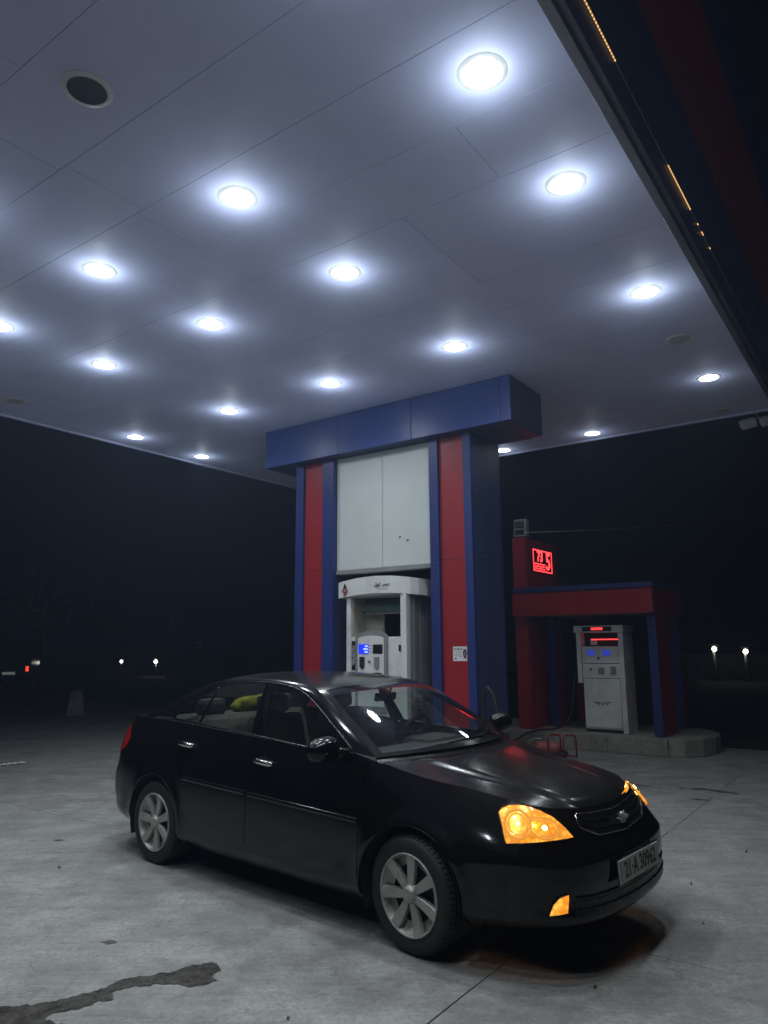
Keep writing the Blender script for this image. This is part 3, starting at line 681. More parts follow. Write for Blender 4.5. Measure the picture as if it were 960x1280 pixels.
# ================================================================== THE CAR (x forward, y to its left, z up)
def paint_mat():
    m, n, l, b = new_mat('black_car_paint'); g = n.new('ShaderNodeNewGeometry'); tc = n.new('ShaderNodeTexCoord'); P = tc.outputs['Object']
    sx = n.new('ShaderNodeSeparateXYZ'); l.new(g.outputs['True Normal'], sx.inputs[0])
    up = ramp(n, l, sx.outputs[2], .55, .98)
    d1 = noise(n, l, 2.6, 8, .72, P); d2 = noise(n, l, 34, 5, .7, P)
    df = mixc(n, l, 1.0, ramp(n, l, d1.outputs[0], .30, .72, (.25, .25, .25, 1), (1, 1, 1, 1)).outputs[0], ramp(n, l, d2.outputs[0], .25, .8, (.35, .35, .35, 1), (1, 1, 1, 1)).outputs[0], 'MULTIPLY')
    df = mixc(n, l, 1.0, df, up.outputs[0], 'MULTIPLY')
    sc_ = n.new('ShaderNodeMath'); sc_.operation = 'MULTIPLY_ADD'; sc_.inputs[1].default_value = .30; sc_.inputs[2].default_value = .006; l.new(df, sc_.inputs[0])
    c = mixc(n, l, sc_.outputs[0], (.0035, .0035, .0042), (.105, .098, .088))
    l.new(c, b.inputs['Base Color'])
    r = n.new('ShaderNodeMath'); r.operation = 'MULTIPLY_ADD'; r.inputs[1].default_value = .75; r.inputs[2].default_value = .085; l.new(sc_.outputs[0], r.inputs[0]); l.new(r.outputs[0], b.inputs['Roughness'])
    setp(b, Coat_Weight=.08, Coat_Roughness=.04); b.inputs['Specular IOR Level'].default_value = .42
    w = noise(n, l, 5.0, 2, .5, P); bp = n.new('ShaderNodeBump'); bp.inputs['Strength'].default_value = .10; bp.inputs['Distance'].default_value = .006
    l.new(w.outputs[0], bp.inputs['Height']); l.new(bp.outputs[0], b.inputs['Normal'])
    return m
def glass_mat(name, tint, rough=.0, ior=1.5):
    m = bpy.data.materials.new(name); m.use_nodes = True; n = m.node_tree.nodes; l = m.node_tree.links
    n.remove(n['Principled BSDF']); out = n['Material Output']
    t = n.new('ShaderNodeBsdfTransparent'); t.inputs[0].default_value = (*tint, 1)
    g = n.new('ShaderNodeBsdfGlossy'); g.inputs['Roughness'].default_value = max(.02, rough); g.inputs[0].default_value = (1, 1, 1, 1)
    d = n.new('ShaderNodeBsdfDiffuse'); d.inputs[0].default_value = (.25, .25, .24, 1)
    f = n.new('ShaderNodeFresnel'); ge = n.new('ShaderNodeNewGeometry')
    iv = n.new('ShaderNodeMapRange'); iv.inputs['To Min'].default_value = ior; iv.inputs['To Max'].default_value = 1/ior; l.new(ge.outputs['Backfacing'], iv.inputs['Value']); l.new(iv.outputs[0], f.inputs[0])
    tx = noise(n, l, 7, 6, .7, ge.outputs['Position'])
    df = ramp(n, l, tx.outputs[0], .35, .8, (.006, .006, .006, 1), (.045, .045, .045, 1))
    mx = n.new('ShaderNodeMixShader'); l.new(f.outputs[0], mx.inputs[0]); l.new(t.outputs[0], mx.inputs[1]); l.new(g.outputs[0], mx.inputs[2])
    m2 = n.new('ShaderNodeMixShader'); l.new(df.outputs[0], m2.inputs[0]); l.new(mx.outputs[0], m2.inputs[1]); l.new(d.outputs[0], m2.inputs[2])
    l.new(m2.outputs[0], out.inputs['Surface']); return m
M['paint'] = paint_mat()
M['glass'] = glass_mat('car_glass', (.86, .91, .88))
M['glass_dark'] = glass_mat('tinted_side_glass', (.66, .70, .67))
M['clear'] = glass_mat('lamp_lens_glass', (.97, .97, .97), ior=1.18)
M['red_reflection'] = glass_mat('red_reflection_tint', (.30, .03, .04))
M['trim_black'] = simple('black_trim', (.008, .008, .009), .28, var=.2)
M['under'] = simple('underbody_black', (.006, .006, .006), .9)
M['chrome'] = simple('chrome', (.62, .62, .60), .16, metal=1.0, rvar=.3)
M['hub'] = simple('silver_wheel_paint', (.40, .40, .37), .38, metal=.35, var=.08, vscale=30, dirt=.35)
M['cloth'] = simple('grey_seat_cloth', (.055, .055, .057), .9, var=.2, vscale=30)
M['cloth_light'] = simple('light_seat_cover', (.22, .21, .19), .9, var=.2, vscale=30)
M['badge'] = simple('silver_badge', (.50, .50, .48), .3, metal=.5)
M['tail_red'] = simple('red_tail_lens', (.40, .015, .012), .12, coat=.5)
M['plate_white'] = simple('plate_white', (.62, .60, .55), .45, dirt=.3, vscale=20)
def amber_reflector():
    m, n, l, b = new_mat('amber_lit_reflector'); tc = n.new('ShaderNodeTexCoord')
    v = n.new('ShaderNodeTexVoronoi'); v.inputs['Scale'].default_value = 38; l.new(tc.outputs['Object'], v.inputs['Vector'])
    t = noise(n, l, 16, 3, .6, tc.outputs['Object'])
    c = ramp(n, l, t.outputs[0], .35, .68, (1.0, .26, .012, 1), (1.0, .46, .06, 1)).outputs[0]
    l.new(c, b.inputs['Emission Color'])
    s = ramp(n, l, v.outputs['Distance'], .05, .6, (1.0, 1.0, 1.0, 1), (.45, .45, .45, 1)); ms = n.new('ShaderNodeMath'); ms.operation = 'MULTIPLY'; ms.inputs[1].default_value = 2.0
    l.new(s.outputs[0], ms.inputs[0]); s = ms
    l.new(s.outputs[0], b.inputs['Emission Strength'])
    setp(b, Base_Color=(.5, .25, .05, 1), Metallic=.8, Roughness=.2); return m
M['amber'] = amber_reflector()
M['amber_hot'] = emit('amber_bulb', (1.0, .55, .12), 30.0)
M['amber_ring'] = emit('amber_lit_bezel', (1.0, .40, .04), .8)

CX, CYR, CYAW = -0.29843, 5.77173, R(-41.4155)
car = tag(empty('parked_car', (CX, CYR, 0), CYAW), 'black four-door saloon car with lit amber headlamps and silver seven-spoke wheels', 'car')
NS = 150
bounds = {k: s_at_x(x) for k, x in (('ff', .93), ('b', -.13), ('rr', -.93))}
gap = .0035
svals = sorted(set(list(np.linspace(0, SMAX, NS)) + list(np.linspace(4.67, 5.17, 110)) + list(np.linspace(s_at_x(.90), s_at_x(1.70), 90)) + list(np.linspace(s_at_x(-1.70), s_at_x(-.90), 90)) + [v+d for v in bounds.values() for d in (-gap, gap)]))
svals = [s for s in svals if not any(abs(s-v) < gap*.9 for v in bounds.values())]
WD = .165; wvals = sorted(set(list(np.linspace(0, 1, 84)) + list(np.linspace(.66, 1, 70)) + [WD-.004, WD+.004]))
wvals = [w for w in wvals if not abs(w-WD) < .0035]
SV = np.array(svals); WV = np.array(wvals)
ARCH = .358
HL = [(4.705, .895), (4.722, .935), (4.764, .968), (4.83, .992), (4.90, .998), (4.97, .982), (5.045, .946), (5.11, .875), (5.163, .790), (5.022, .757), (4.88, .716), (4.771, .683), (4.741, .80)]
FOG = [(4.980, .150), (5.085, .175), (5.089, .337), (5.062, .330), (5.034, .308), (5.003, .250)]
def inpoly(x, y, P):
    c = False; j = len(P)-1
    for i in range(len(P)):
        if (P[i][1] > y) != (P[j][1] > y) and x < (P[j][0]-P[i][0])*(y-P[i][1])/(P[j][1]-P[i][1])+P[i][0]: c = not c
        j = i
    return c
def cut_arch(P, faces, R_):
    V = P.reshape(-1, 3).copy(); keep = []
    ins = np.zeros(len(V), bool)
    for wx, wz in WH:
        ins |= np.hypot(V[:, 0]-wx, V[:, 2]-wz) < R_
    for f in faces:
        if all(ins[i] for i in f): continue
        c = V[list(f)].mean(0)
        if any(math.hypot(c[0]-wx, c[2]-wz) < R_*.985 for wx, wz in WH): continue
        keep.append(f)
    for i in np.nonzero(ins)[0]:
        for wx, wz in WH:
            d = math.hypot(V[i, 0]-wx, V[i, 2]-wz)
            if 1e-6 < d < R_: V[i, 0] = wx+(V[i, 0]-wx)*R_/d; V[i, 2] = wz+(V[i, 2]-wz)*R_/d
    return V, keep
P = shell(SV[:, None], WV[None, :]); m_, n_ = P.shape[:2]
allf = []; info = {}; sRB, sFB = s_at_x(-1.66), s_at_x(1.68)
for i in range(m_-1):
    for j in range(n_-1):
        sa, sb, wa, wb = SV[i], SV[i+1], WV[j], WV[j+1]; smid, wmid = (sa+sb)/2, (wa+wb)/2
        if sb-sa < gap*2.2 and any(abs(smid-v) < 1e-4 for v in bounds.values()) and wmid > WD: continue
        if wb-wa < .0085 and abs(wmid-WD) < 1e-4 and bounds['rr'] < smid < bounds['ff']: continue
        if inpoly(smid, wmid, HL): continue
        f = (i*n_+j, i*n_+j+1, (i+1)*n_+j+1, (i+1)*n_+j)
        c = P[i, j]; 
        if wmid > WD and bounds['b'] < smid < bounds['ff']: part = 'front_door'
        elif wmid > WD and bounds['rr'] < smid < bounds['b']: part = 'rear_door'
        elif smid < sRB and c[2] < .70: part = 'rear_bumper'
        elif smid > sFB and c[2] < .64: part = 'front_bumper'
        else: part = 'body'
        allf.append(f); info[f] = part
V, kept = cut_arch(P, allf, ARCH)
groups = {}
for f in kept: groups.setdefault(info[f], []).append(f)
def submesh(V, faces, sy, flip):
    idx = sorted({i for f in faces for i in f}); mp = {a: k for k, a in enumerate(idx)}
    v = [(V[i][0], V[i][1]*sy, V[i][2]) for i in idx]
    fs = [tuple(mp[i] for i in f) for f in faces]
    if flip: fs = [f[::-1] for f in fs]
    return v, fs
doors = {}
for part, fs in groups.items():
    if part.endswith('door'):
        for sy in (-1, 1):
            m = MB(); v, f = submesh(V, fs, sy, sy < 0); m.add(v, f, True); doors[(part, sy)] = m.build(part, M['paint'], car)
    else:
        m = MB()
        for sy in (-1, 1):
            v, f = submesh(V, fs, sy, sy < 0); m.add(v, f, True)
        ob = m.build(part, M['paint'], car)
        bm = bmesh.new(); bm.from_mesh(ob.data); bmesh.ops.remove_doubles(bm, verts=bm.verts, dist=.0006); bm.to_mesh(ob.data); bm.free()
# inner liner and floor, wheel wells
s2 = np.linspace(0, SMAX, 90); w2 = np.linspace(.02, .985, 14); PL = shell(s2[:, None], w2[None, :], -.028)
lf = [(i*14+j, i*14+j+1, (i+1)*14+j+1, (i+1)*14+j) for i in range(89) for j in range(13)]
lf = [f for f in lf if not inpoly(s2[f[0]//14]+.03, w2[f[0] % 14]+.03, [(4.62, .62), (4.62, 1.02), (5.22, 1.02), (5.22, .62)])]
VL, kl = cut_arch(PL, lf, ARCH+.004)
m = MB()
for sy in (-1, 1):
    v, f = submesh(VL, kl, sy, sy < 0); m.add(v, f, True)
m.box((0, 0, .235), (1.84, 1.5, .03)); m.box((-1.9, 0, .30), (.55, 1.2, .03)); m.box((1.9, 0, .29), (.42, 1.1, .03)); m.box((0, 0, .30), (4.0, .95, .1))
m.box((.96, 0, .62), (.03, 1.40, .66)); m.box((-1.30, 0, .70), (.04, 1.36, .66))
m.build('underbody', M['under'], car)
for wx, wz in WH:
    for sy in (-1, 1):
        m = MB(); G = []
        for a in np.linspace(R(-22), R(202), 30):
            G.append([(wx+ARCH*1.004*math.cos(a), sy*yy, wz+ARCH*1.004*math.sin(a)) for yy in (.835, .80, .65, .47)])
        m.grid(G); m.add([(wx+ARCH*math.cos(a), sy*.47, wz+ARCH*math.sin(a)) for a in np.linspace(R(-22), R(202), 30)], [tuple(range(30))]); m.build('wheel_well', M['under'], car)
# hood, trunk lid
def sheet(name, fn, t0, t1, nt, nk, mat, k1=.992, th=True, flip=False):
    G = fn(np.linspace(t0, t1, nt)[:, None], np.linspace(-k1, k1, nk)[None, :]); m = MB(); m.grid(G, True, flip); return m.build(name, M[mat], car)
sheet('bonnet', hood, .012, .992, 56, 72, 'paint')
sheet('boot_lid', trunk, .02, .99, 20, 40, 'paint', flip=True)
# cowl strip below the windscreen
m = MB(); kk = np.linspace(-.99, .99, 30); m.grid(np.stack([hood(.012, kk)-np.array([0, 0, .012]), top(.03, kk)-np.array([0, 0, .010])], 0), True, True); m.build('cowl', M['trim_black'], car)
# greenhouse top: windscreen, roof, rear window
tW0, tW1 = .035, RT[3]+.02; tR0, tR1 = RT[7]-.06, RT[10]-.05; KG = .925
def topgrid(name, t0, t1, k0, k1, mat, nt=24, nk=28, parent=car):
    m = MB(); m.grid(top(np.linspace(t0, t1, nt)[:, None], np.linspace(k0, k1, nk)[None, :]), True, True); return m.build(name, M[mat], parent)
ws = topgrid('windscreen', tW0, tW1, -KG, KG, 'glass'); 
m = MB(); m.grid(top(np.linspace(tW1-.085, tW1-.002, 5)[:, None], np.linspace(-KG+.01, KG-.01, 24)[None, :])-np.array([.004, 0, .004]), True, True); m.build('reflection_band', M['red_reflection'], ws)  # added red film standing for the fascia's reflection in the windscreen
topgrid('rear_window', tR0, tR1, -KG+.03, KG-.03, 'glass_dark')
m = MB()
for (t0, t1, k0, k1) in ((tW1, tR0, -1, 1), (0, tW1, KG, 1), (0, tW1, -1, -KG), (tR0, RMAX, KG-.03, 1), (tR0, RMAX, -1, -KG+.03), (tR1, RMAX, -KG+.03, KG-.03), (0, tW0, -KG, KG)):
    m.grid(top(np.linspace(t0, t1, max(3, int((t1-t0)/.04)+2))[:, None], np.linspace(k0, k1, 30 if k1-k0 > 1 else 4)[None, :]), True, True)
rf = m.build('roof', M['paint'], car)
bm = bmesh.new(); bm.from_mesh(rf.data); bmesh.ops.remove_doubles(bm, verts=bm.verts, dist=.0004); bm.to_mesh(rf.data); bm.free()
m = MB(); m.grid(top(np.linspace(tW1+.02, tR0-.02, 20)[:, None], np.linspace(-.95, .95, 16)[None, :])-np.array([0, 0, .03]), True, True); m.build('headliner', M['cloth_light'], car)
# side windows and their frames
UP = [(.800, 1.006), (.72, 1.060), (.592, 1.135), (.353, 1.262), (.108, 1.355), (-.10, 1.382), (-.299, 1.392), (-.50, 1.388), (-.686, 1.370), (-.84, 1.333), (-.97, 1.270), (-1.14, 1.180), (-1.262, 1.092)]
LO = [(.800, 1.004), (.55, 1.004), (.306, 1.012), (-.18, 1.040), (-.60, 1.060), (-.95, 1.076), (-1.262, 1.090)]
ux = [p[0] for p in UP][::-1]; uz = [p[1] for p in UP][::-1]; lx = [p[0] for p in LO][::-1]; lz = [p[1] for p in LO][::-1]
_uf = spline(ux, uz); _lf = spline(lx, lz)
def sidep(x, z, sy, off=0.0): return (x, sy*(float(gside(np.array(x), np.array(z)))+off), z)
railt = np.linspace(0, RMAX, 60); railp = _rail(railt)
for sy in (-1, 1):
    xs = np.linspace(-1.262, .80, 60)
    def pane(name, xa, xb, za=0, mat='glass_dark', off=-.006):
        m = MB(); G = []
        for x in np.linspace(xa, xb, 26):
            z0, z1 = float(_lf(x)), max(float(_uf(x)), float(_lf(x))+.001)
            G.append([sidep(x, z0+(z1-z0)*t, sy, off) for t in np.linspace(0, 1, 7)])
        m.grid(G, True, sy > 0); return m.build(name, M[mat], car)
    pane('side_window', -.20, .80); pane('side_window', -.86, -.23); pane('quarter_window', -1.262, -.865)
    # frame: between daylight opening and roof rail / waist
    m = MB(); fr = np.linspace(0, 1, 60)
    dl = np.array([sidep(x, max(float(_uf(x)), float(_lf(x))+.001), sy) for x in np.interp(fr, np.linspace(0, 1, 13), [p[0] for p in UP])])
    rl = np.stack([np.interp(fr, np.linspace(0, 1, 60), railp[:, k]) for k in range(3)], -1); rl[:, 1] *= sy
    mid = dl*.5+rl*.5; mid[:, 1] += sy*.006
    m.grid(np.stack([dl, mid, rl], 0), True, sy < 0)
    wx = np.linspace(.97, -1.73, 60)
    bel = np.array([(lambda c: (c[2], sy*c[3], c[4]))(_st(s_at_x(x))) for x in wx])
    dlo = np.array([sidep(x, float(_lf(x)), sy) for x in np.linspace(.80, -1.262, 60)])
    m.grid(np.stack([dlo, bel], 0), True, sy > 0)
    m.build('window_frame', M['paint'], car)
    # opening trim, B pillar and quarter divider
    m = MB(); m.tube([sidep(x, max(float(_uf(x)), float(_lf(x))+.002), sy, .002) for x in np.linspace(.80, -1.262, 60)], .007, 6)
    m.tube([sidep(x, float(_lf(x))-.004, sy, .004) for x in np.linspace(.80, -1.262, 40)], .009, 6); m.build('window_trim', M['trim_black'], car)
    for (xb0, xb1, xt0, xt1, nm) in ((-.215, -.055, -.272, -.190, 'b_pillar'), (-.895, -.855, -.835, -.800, 'quarter_divider')):
        m = MB(); G = []
        for t in np.linspace(0, 1, 9):
            a, b2 = xb0+(xt0-xb0)*t, xb1+(xt1-xb1)*t
            row = []
            for k in np.linspace(0, 1, 5):
                x = a+(b2-a)*k; z0, z1 = float(_lf(x)), float(_uf(x)); row.append(sidep(x, z0+(z1-z0)*t, sy, .001+.006*math.sin(math.pi*k)))
            G.append(row)
        m.grid(G, True, sy > 0); m.build(nm, M['paint'], car)
    # handles and mouldings on the doors
    for dn, s0, w0, x0, x1, z0, z1 in (('rear_door', s_at_x(-.915), .838, -.925, -.135, .680, .665), ('front_door', s_at_x(.02), .832, -.125, .925, .663, .638)):
        d = doors[(dn, sy)]
        def sp_(s, w, o): q = shell(s, w, o); return Vector((q[0], sy*q[1], q[2]))
        m = MB(); m.tube([sp_(s0-.095, w0, .004), sp_(s0-.085, w0, .024), sp_(s0-.03, w0+.003, .034), sp_(s0+.03, w0+.003, .034), sp_(s0+.085, w0, .024), sp_(s0+.095, w0, .004)], [.015, .019, .020, .020, .019, .015], 8); m.build('handle', M['chrome'], d)
        G = []
        for k in np.linspace(-1, 1, 8):
            G.append([tuple(sp_(s0+.085*k, w0+.042*q*math.sqrt(max(0, 1-.8*k*k))+.003, .0025)) for q in (-1, 0, 1)])
        m = MB(); m.grid(G, True, sy > 0); m.build('handle_cup', M['trim_black'], d)
        G = []
        for x in np.linspace(x0+.012, x1-.012, 24):
            z = z0+(z1-z0)*(x-x0)/(x1-x0); s_ = s_at_x(x); c = _st(s_); wz_ = lambda zz: (zz-c[5])/(c[4]-c[5])
            G.append([tuple(sp_(s_, wz_(z+dz), o)) for dz, o in ((-.016, .0), (-.013, .006), (.0, .008), (.012, .006), (.015, .0))])
        m = MB(); m.grid(G, True, sy > 0); m.build('side_moulding', M['paint'], d)
    # door mirror
    m = MB(); bm = bmesh.new(); bmesh.ops.create_uvsphere(bm, u_segments=24, v_segments=16, radius=1)
    for v in bm.verts:
        x, y, z = v.co; 
        z = math.copysign(abs(z)**.75, z); y = math.copysign(abs(y)**.8, y)
        if x < 0: x *= .45
        v.co = (x*.085+.0, y*.118, z*.078*(1-.12*y*sy))
    bm.verts.index_update(); m.add([Vector(v.co)+Vector((.76, sy*.985, 1.04)) for v in bm.verts], [tuple(v.index for v in f.verts) for f in bm.faces], True); bm.free()
    m.tube([(.76, sy*.90, 1.015), (.76, sy*.80, 1.0), (.75, sy*.745, .985)], [.04, .035, .045], 8); mr = m.build('door_mirror', M['paint'], car)
    m = MB(); m.lathe([(.0001, .718), (.07, .718)], 20, 'x', (0, 0, 0)); 
    m.v = [(p[0], sy*.985+p[1]*1.35, 1.038+p[2]) for p in m.v]; m.build('mirror_glass', M['chrome'], mr)
# ---- headlamps, fog lamps, tail lamps
def poly_patch(poly, sy, off, ns=26, nw=14, bowl=0.0, flipx=False):
    ss = [p[0] for p in poly]; s0, s1 = min(ss), max(ss); G = []
    for s in np.linspace(s0+1e-4, s1-1e-4, ns):
        ys = []
        for (a, b2) in zip(poly, poly[1:]+poly[:1]):
            if (a[0]-s)*(b2[0]-s) < 0: ys.append(a[1]+(b2[1]-a[1])*(s-a[0])/(b2[0]-a[0]))
        y0, y1 = min(ys), max(ys); row = []
        for t in np.linspace(0, 1, nw):
            q = (4*t*(1-t))*(1-abs(2*(s-s0)/(s1-s0)-1)**4)
            p = shell(s, y0+(y1-y0)*t, off-bowl*min(1, q*1.8)); row.append((p[0], sy*p[1], p[2]))
        G.append(row)
    return G
def ring_on(poly_c, rs, rw, sy, off, n=28):
    return [(lambda p: (p[0], sy*p[1], p[2]))(shell(poly_c[0]+rs*math.cos(a), poly_c[1]+rw*math.sin(a), off)) for a in np.linspace(0, 2*math.pi, n+1)[:-1]]
for sy in (-1, 1):
    hl = MB().grid(poly_patch(HL, sy, .002, bowl=-.016), True, sy > 0).build('headlamp', M['amber'], car)
    MB().grid(poly_patch(HL, sy, .005, bowl=-.028), True, sy > 0).build('lens', M['clear'], hl)
    edge = []
    for a, b2 in zip(HL, HL[1:]+HL[:1]):
        for t in np.linspace(0, 1, 6)[:-1]: edge.append((lambda p: (p[0], sy*p[1], p[2]))(shell(a[0]+(b2[0]-a[0])*t, a[1]+(b2[1]-a[1])*t, .005)))
    MB().tube(edge, .0035, 6, closed=True).build('bezel', M['trim_black'], hl)
    for (c, rs, rw, hot) in (((4.835, .848), .078, .105, .010), ((4.985, .850), .078, .078, .015)):
        r_ = MB().tube(ring_on(c, rs, rw, sy, .018), .006, 6, closed=True); r_.tube(ring_on(c, rs*.72, rw*.72, sy, .018), .0035, 6, closed=True); r_.build('reflector_ring', M['amber_ring'], hl)
        pc = shell(c[0], c[1], .012); m = MB(); bm = bmesh.new(); bmesh.ops.create_icosphere(bm, subdivisions=2, radius=hot); bm.verts.index_update()
        m.add([Vector(v.co)+Vector((pc[0], sy*pc[1], pc[2])) for v in bm.verts], [tuple(v.index for v in f.verts) for f in bm.faces], True); bm.free(); m.build('bulb', M['amber_hot'], hl)
    fg = MB().grid(poly_patch(FOG, sy, .006, 10, 8), True, sy > 0).build('fog_lamp', M['amber'], car)
    ed = [(lambda p: (p[0], sy*p[1], p[2]))(shell(a, b2, .007)) for a, b2 in FOG]; MB().tube(ed, .004, 6, closed=True).build('bezel', M['trim_black'], fg)
    ld = bpy.data.lights.new('headlamp_light', 'POINT'); ld.color = (1.0, .42, .06); ld.energy = 1.6; ld.shadow_soft_size = .012
    lo = bpy.data.objects.new('headlamp_light', ld); p = shell(4.93, .87, .024); lo.location = (p[0], sy*p[1], p[2]); link(lo, car)
    TL = [(.50, .90), (.56, .94), (.72, .945), (.90, .90), (1.02, .80), (.98, .70), (.80, .60), (.56, .60)]
    MB().grid(poly_patch(TL, sy, .008, 14, 8), True, sy > 0).build('tail_lamp', M['tail_red'], car)
# ---- grille
def both(fn, s0, n=30): 
    L = [(s, -1) for s in np.linspace(s0, SMAX, n)]; Rr = [(s, 1) for s in np.linspace(SMAX, s0, n)[1:]]; return L+Rr
def gw(s):
    lo = float(np.interp(s, [5.212, 5.222, 5.376, SMAX], [.94, .866, .79, .768])); hi = float(np.interp(s, [5.212, 5.225, SMAX], [.95, .975, .955])); return lo, hi
G = []
for s, sy in both(None, 5.213): 
    lo, hi = gw(s); G.append([(lambda p: (p[0], sy*p[1], p[2]))(shell(s, lo+(hi-lo)*t, .003)) for t in np.linspace(0, 1, 6)])
gr_ = MB().grid(G, True).build('grille', M['trim_black'], car)
for t in (.33, .66):
    MB().tube([(lambda p: (p[0], sy*p[1], p[2]))(shell(s, gw(s)[0]+(gw(s)[1]-gw(s)[0])*t, .009)) for s, sy in both(None, 5.235)], .0032, 6).build('slat', M['paint'], gr_)
ed = [(lambda p: (p[0], sy*p[1], p[2]))(shell(s, gw(s)[1], .006)) for s, sy in both(None, 5.216)]+[(lambda p: (p[0], -sy*p[1], p[2]))(shell(s, gw(s)[0], .006)) for s, sy in both(None, 5.216)]
MB().tube(ed, .0042, 6, closed=True).build('grille_surround', M['chrome'], gr_)
# badge: fan of five chrome petals
bp_ = shell(SMAX, .850, .020); m = MB(); Bm = Matrix.Translation((bp_[0], 0, bp_[2])) @ Matrix.Rotation(R(90), 4, 'Z') @ Matrix.Rotation(R(68), 4, 'X')
for a, L in ((-76, .075), (-40, .058), (0, .044), (40, .058), (76, .075)):
    rot = Matrix.Rotation(R(-a), 4, 'Z'); m.prism([(-.004, .004), (.004, .004), (.010, L*.7), (0, L), (-.010, L*.7)], .0, .008, Bm @ rot)
m.box((bp_[0], 0, bp_[2]-.008), (.012, .05, .010), .002); m.build('badge', M['badge'], gr_, auto=True)
# lower intake and lip line
G = []
for s, sy in both(None, 5.12): G.append([(lambda p: (p[0], sy*p[1], p[2]))(shell(s, w_, .004)) for w_ in np.linspace(.13, .27, 5)])
li = MB().grid(G, True).build('lower_intake', M['trim_black'], car)
for w_ in (.20,): MB().tube([(lambda p: (p[0], sy*p[1], p[2]))(shell(s, w_, .007)) for s, sy in both(None, 5.14)], .005, 5).build('slat', M['paint'], li)
MB().tube([(lambda p: (p[0], sy*p[1], p[2]))(shell(s, .30, .004)) for s, sy in both(None, 5.13)], .006, 6).build('bumper_strip', M['paint'], car)
# ---- number plate
pm = Matrix.Translation((2.268, 0.0, .472)) @ Matrix.Rotation(R(90), 4, 'Z') @ Matrix.Rotation(R(86), 4, 'X')
m = MB(); m.box((0, 0, 0), (.535, .115, .006), .003); pl = m.build('number_plate', M['plate_white'], car); pl.matrix_local = pm
m = MB(); m.box((0, 0, -.004), (.555, .132, .006), .003); m.build('plate_frame', M['trim_black'], pl)
lettering('plate_number', '21\u00b7A 30962', .098, M['print_black'], pl, Matrix.Translation((.008, -.002, .0034)) @ Matrix.Diagonal((.92, 1.12, 1, 1)), .0006, bold=.0022)
m = MB(); m.box((-.252, .0, .0034), (.012, .09, .0006)); m.build('plate_band', M['print_grey'], pl)
# ---- wheels
def tyre():
    m = MB(); pr = [(.212, -.085), (.225, -.094), (.262, -.100), (.288, -.092), (.300, -.076), (.3045, -.060)]
    for k, y in enumerate((-.058, -.034, -.010, .010, .034, .058)):
        pass
    tread = []
    for y0, y1 in ((-.060, -.032), (-.024, -.004), (.004, .024), (.032, .060)):
        tread += [(.2975, y0-.0005), (.305, y0+.001), (.305, y1-.001), (.2975, y1+.0005)]
    prof = pr+tread+[(r, -y) for r, y in pr[::-1]]
    m.lathe(prof, 72, 'y'); return m
def tyre_blocks():
    m = MB()
    for k in range(64):
        a = 2*math.pi*k/64
        for s in (-1, 1):
            rot = Matrix.Rotation(-a, 3, 'Y'); m.box(rot @ Vector((.3015, s*.0705, 0)), (.008, .026, .019), 0, rot @ Matrix.Rotation(s*R(24), 3, 'Z'))
    return m
def make_wheel(name):
    w = bpy.data.objects.new(name, None); w.empty_display_size = .1; link(w, car)
    tyre().build('tyre', M['rubber'], w); tb = tyre_blocks().build('tread_blocks', M['rubber'], w); tb['kind'] = 'stuff'
    m = MB(); m.lathe([(.150, -.045), (.196, -.055), (.203, -.090), (.210, -.100), (.216, -.097), (.217, -.085), (.205, -.060), (.198, .08)], 56, 'y'); m.build('rim', M['hub'], w)
    m = MB(); m.lathe([(.0001, -.040), (.20, -.040)], 40, 'y'); m.build('brake_shadow_disc', M['under'], w)
    for k in range(7):
        a = R(90)+2*math.pi*k/7; rot = Matrix.Rotation(-a, 3, 'Y'); m = MB()
        def q(r, t, y): return rot @ Vector((r, y, t))
        v = []
        for r, hw, y in ((.035, .020, -.082), (.09, .027, -.080), (.15, .031, -.084), (.206, .035, -.094)):
            v += [q(r, -hw, y+.024), q(r, -hw+.002, y+.003), q(r, -hw*.86, y), q(r, hw*.86, y), q(r, hw-.002, y+.003), q(r, hw, y+.024)]
        f = [(i*6+j, i*6+j+1, (i+1)*6+j+1, (i+1)*6+j) for i in range(3) for j in range(5)]
        m.add(v, f, False); m.build('spoke', M['hub'], w, auto=False)
    m = MB(); m.lathe([(.0001, -.104), (.030, -.103), (.040, -.098), (.044, -.088), (.052, -.080), (.060, -.066)], 32, 'y'); m.build('centre_cap', M['hub'], w)
    return w
w0 = make_wheel('wheel')
def dup(root, parent):
    r = root.copy(); link(r, parent)
    for ch in list(root.children):
        c = ch.copy(); link(c, r); c.parent = r; c.matrix_parent_inverse = Matrix.Identity(4)
    return r
for k, (x, y, rz, spin) in enumerate(((1.30, -.745, R(-4), .10), (-1.30, -.745, 0, .30), (1.30, .745, R(180-4), .2), (-1.30, .745, R(180), .5))):
    w = w0 if k == 0 else dup(w0, car)
    w.location = (x, y, .304); w.rotation_mode = 'XYZ'; w.rotation_euler = (0, spin, rz)
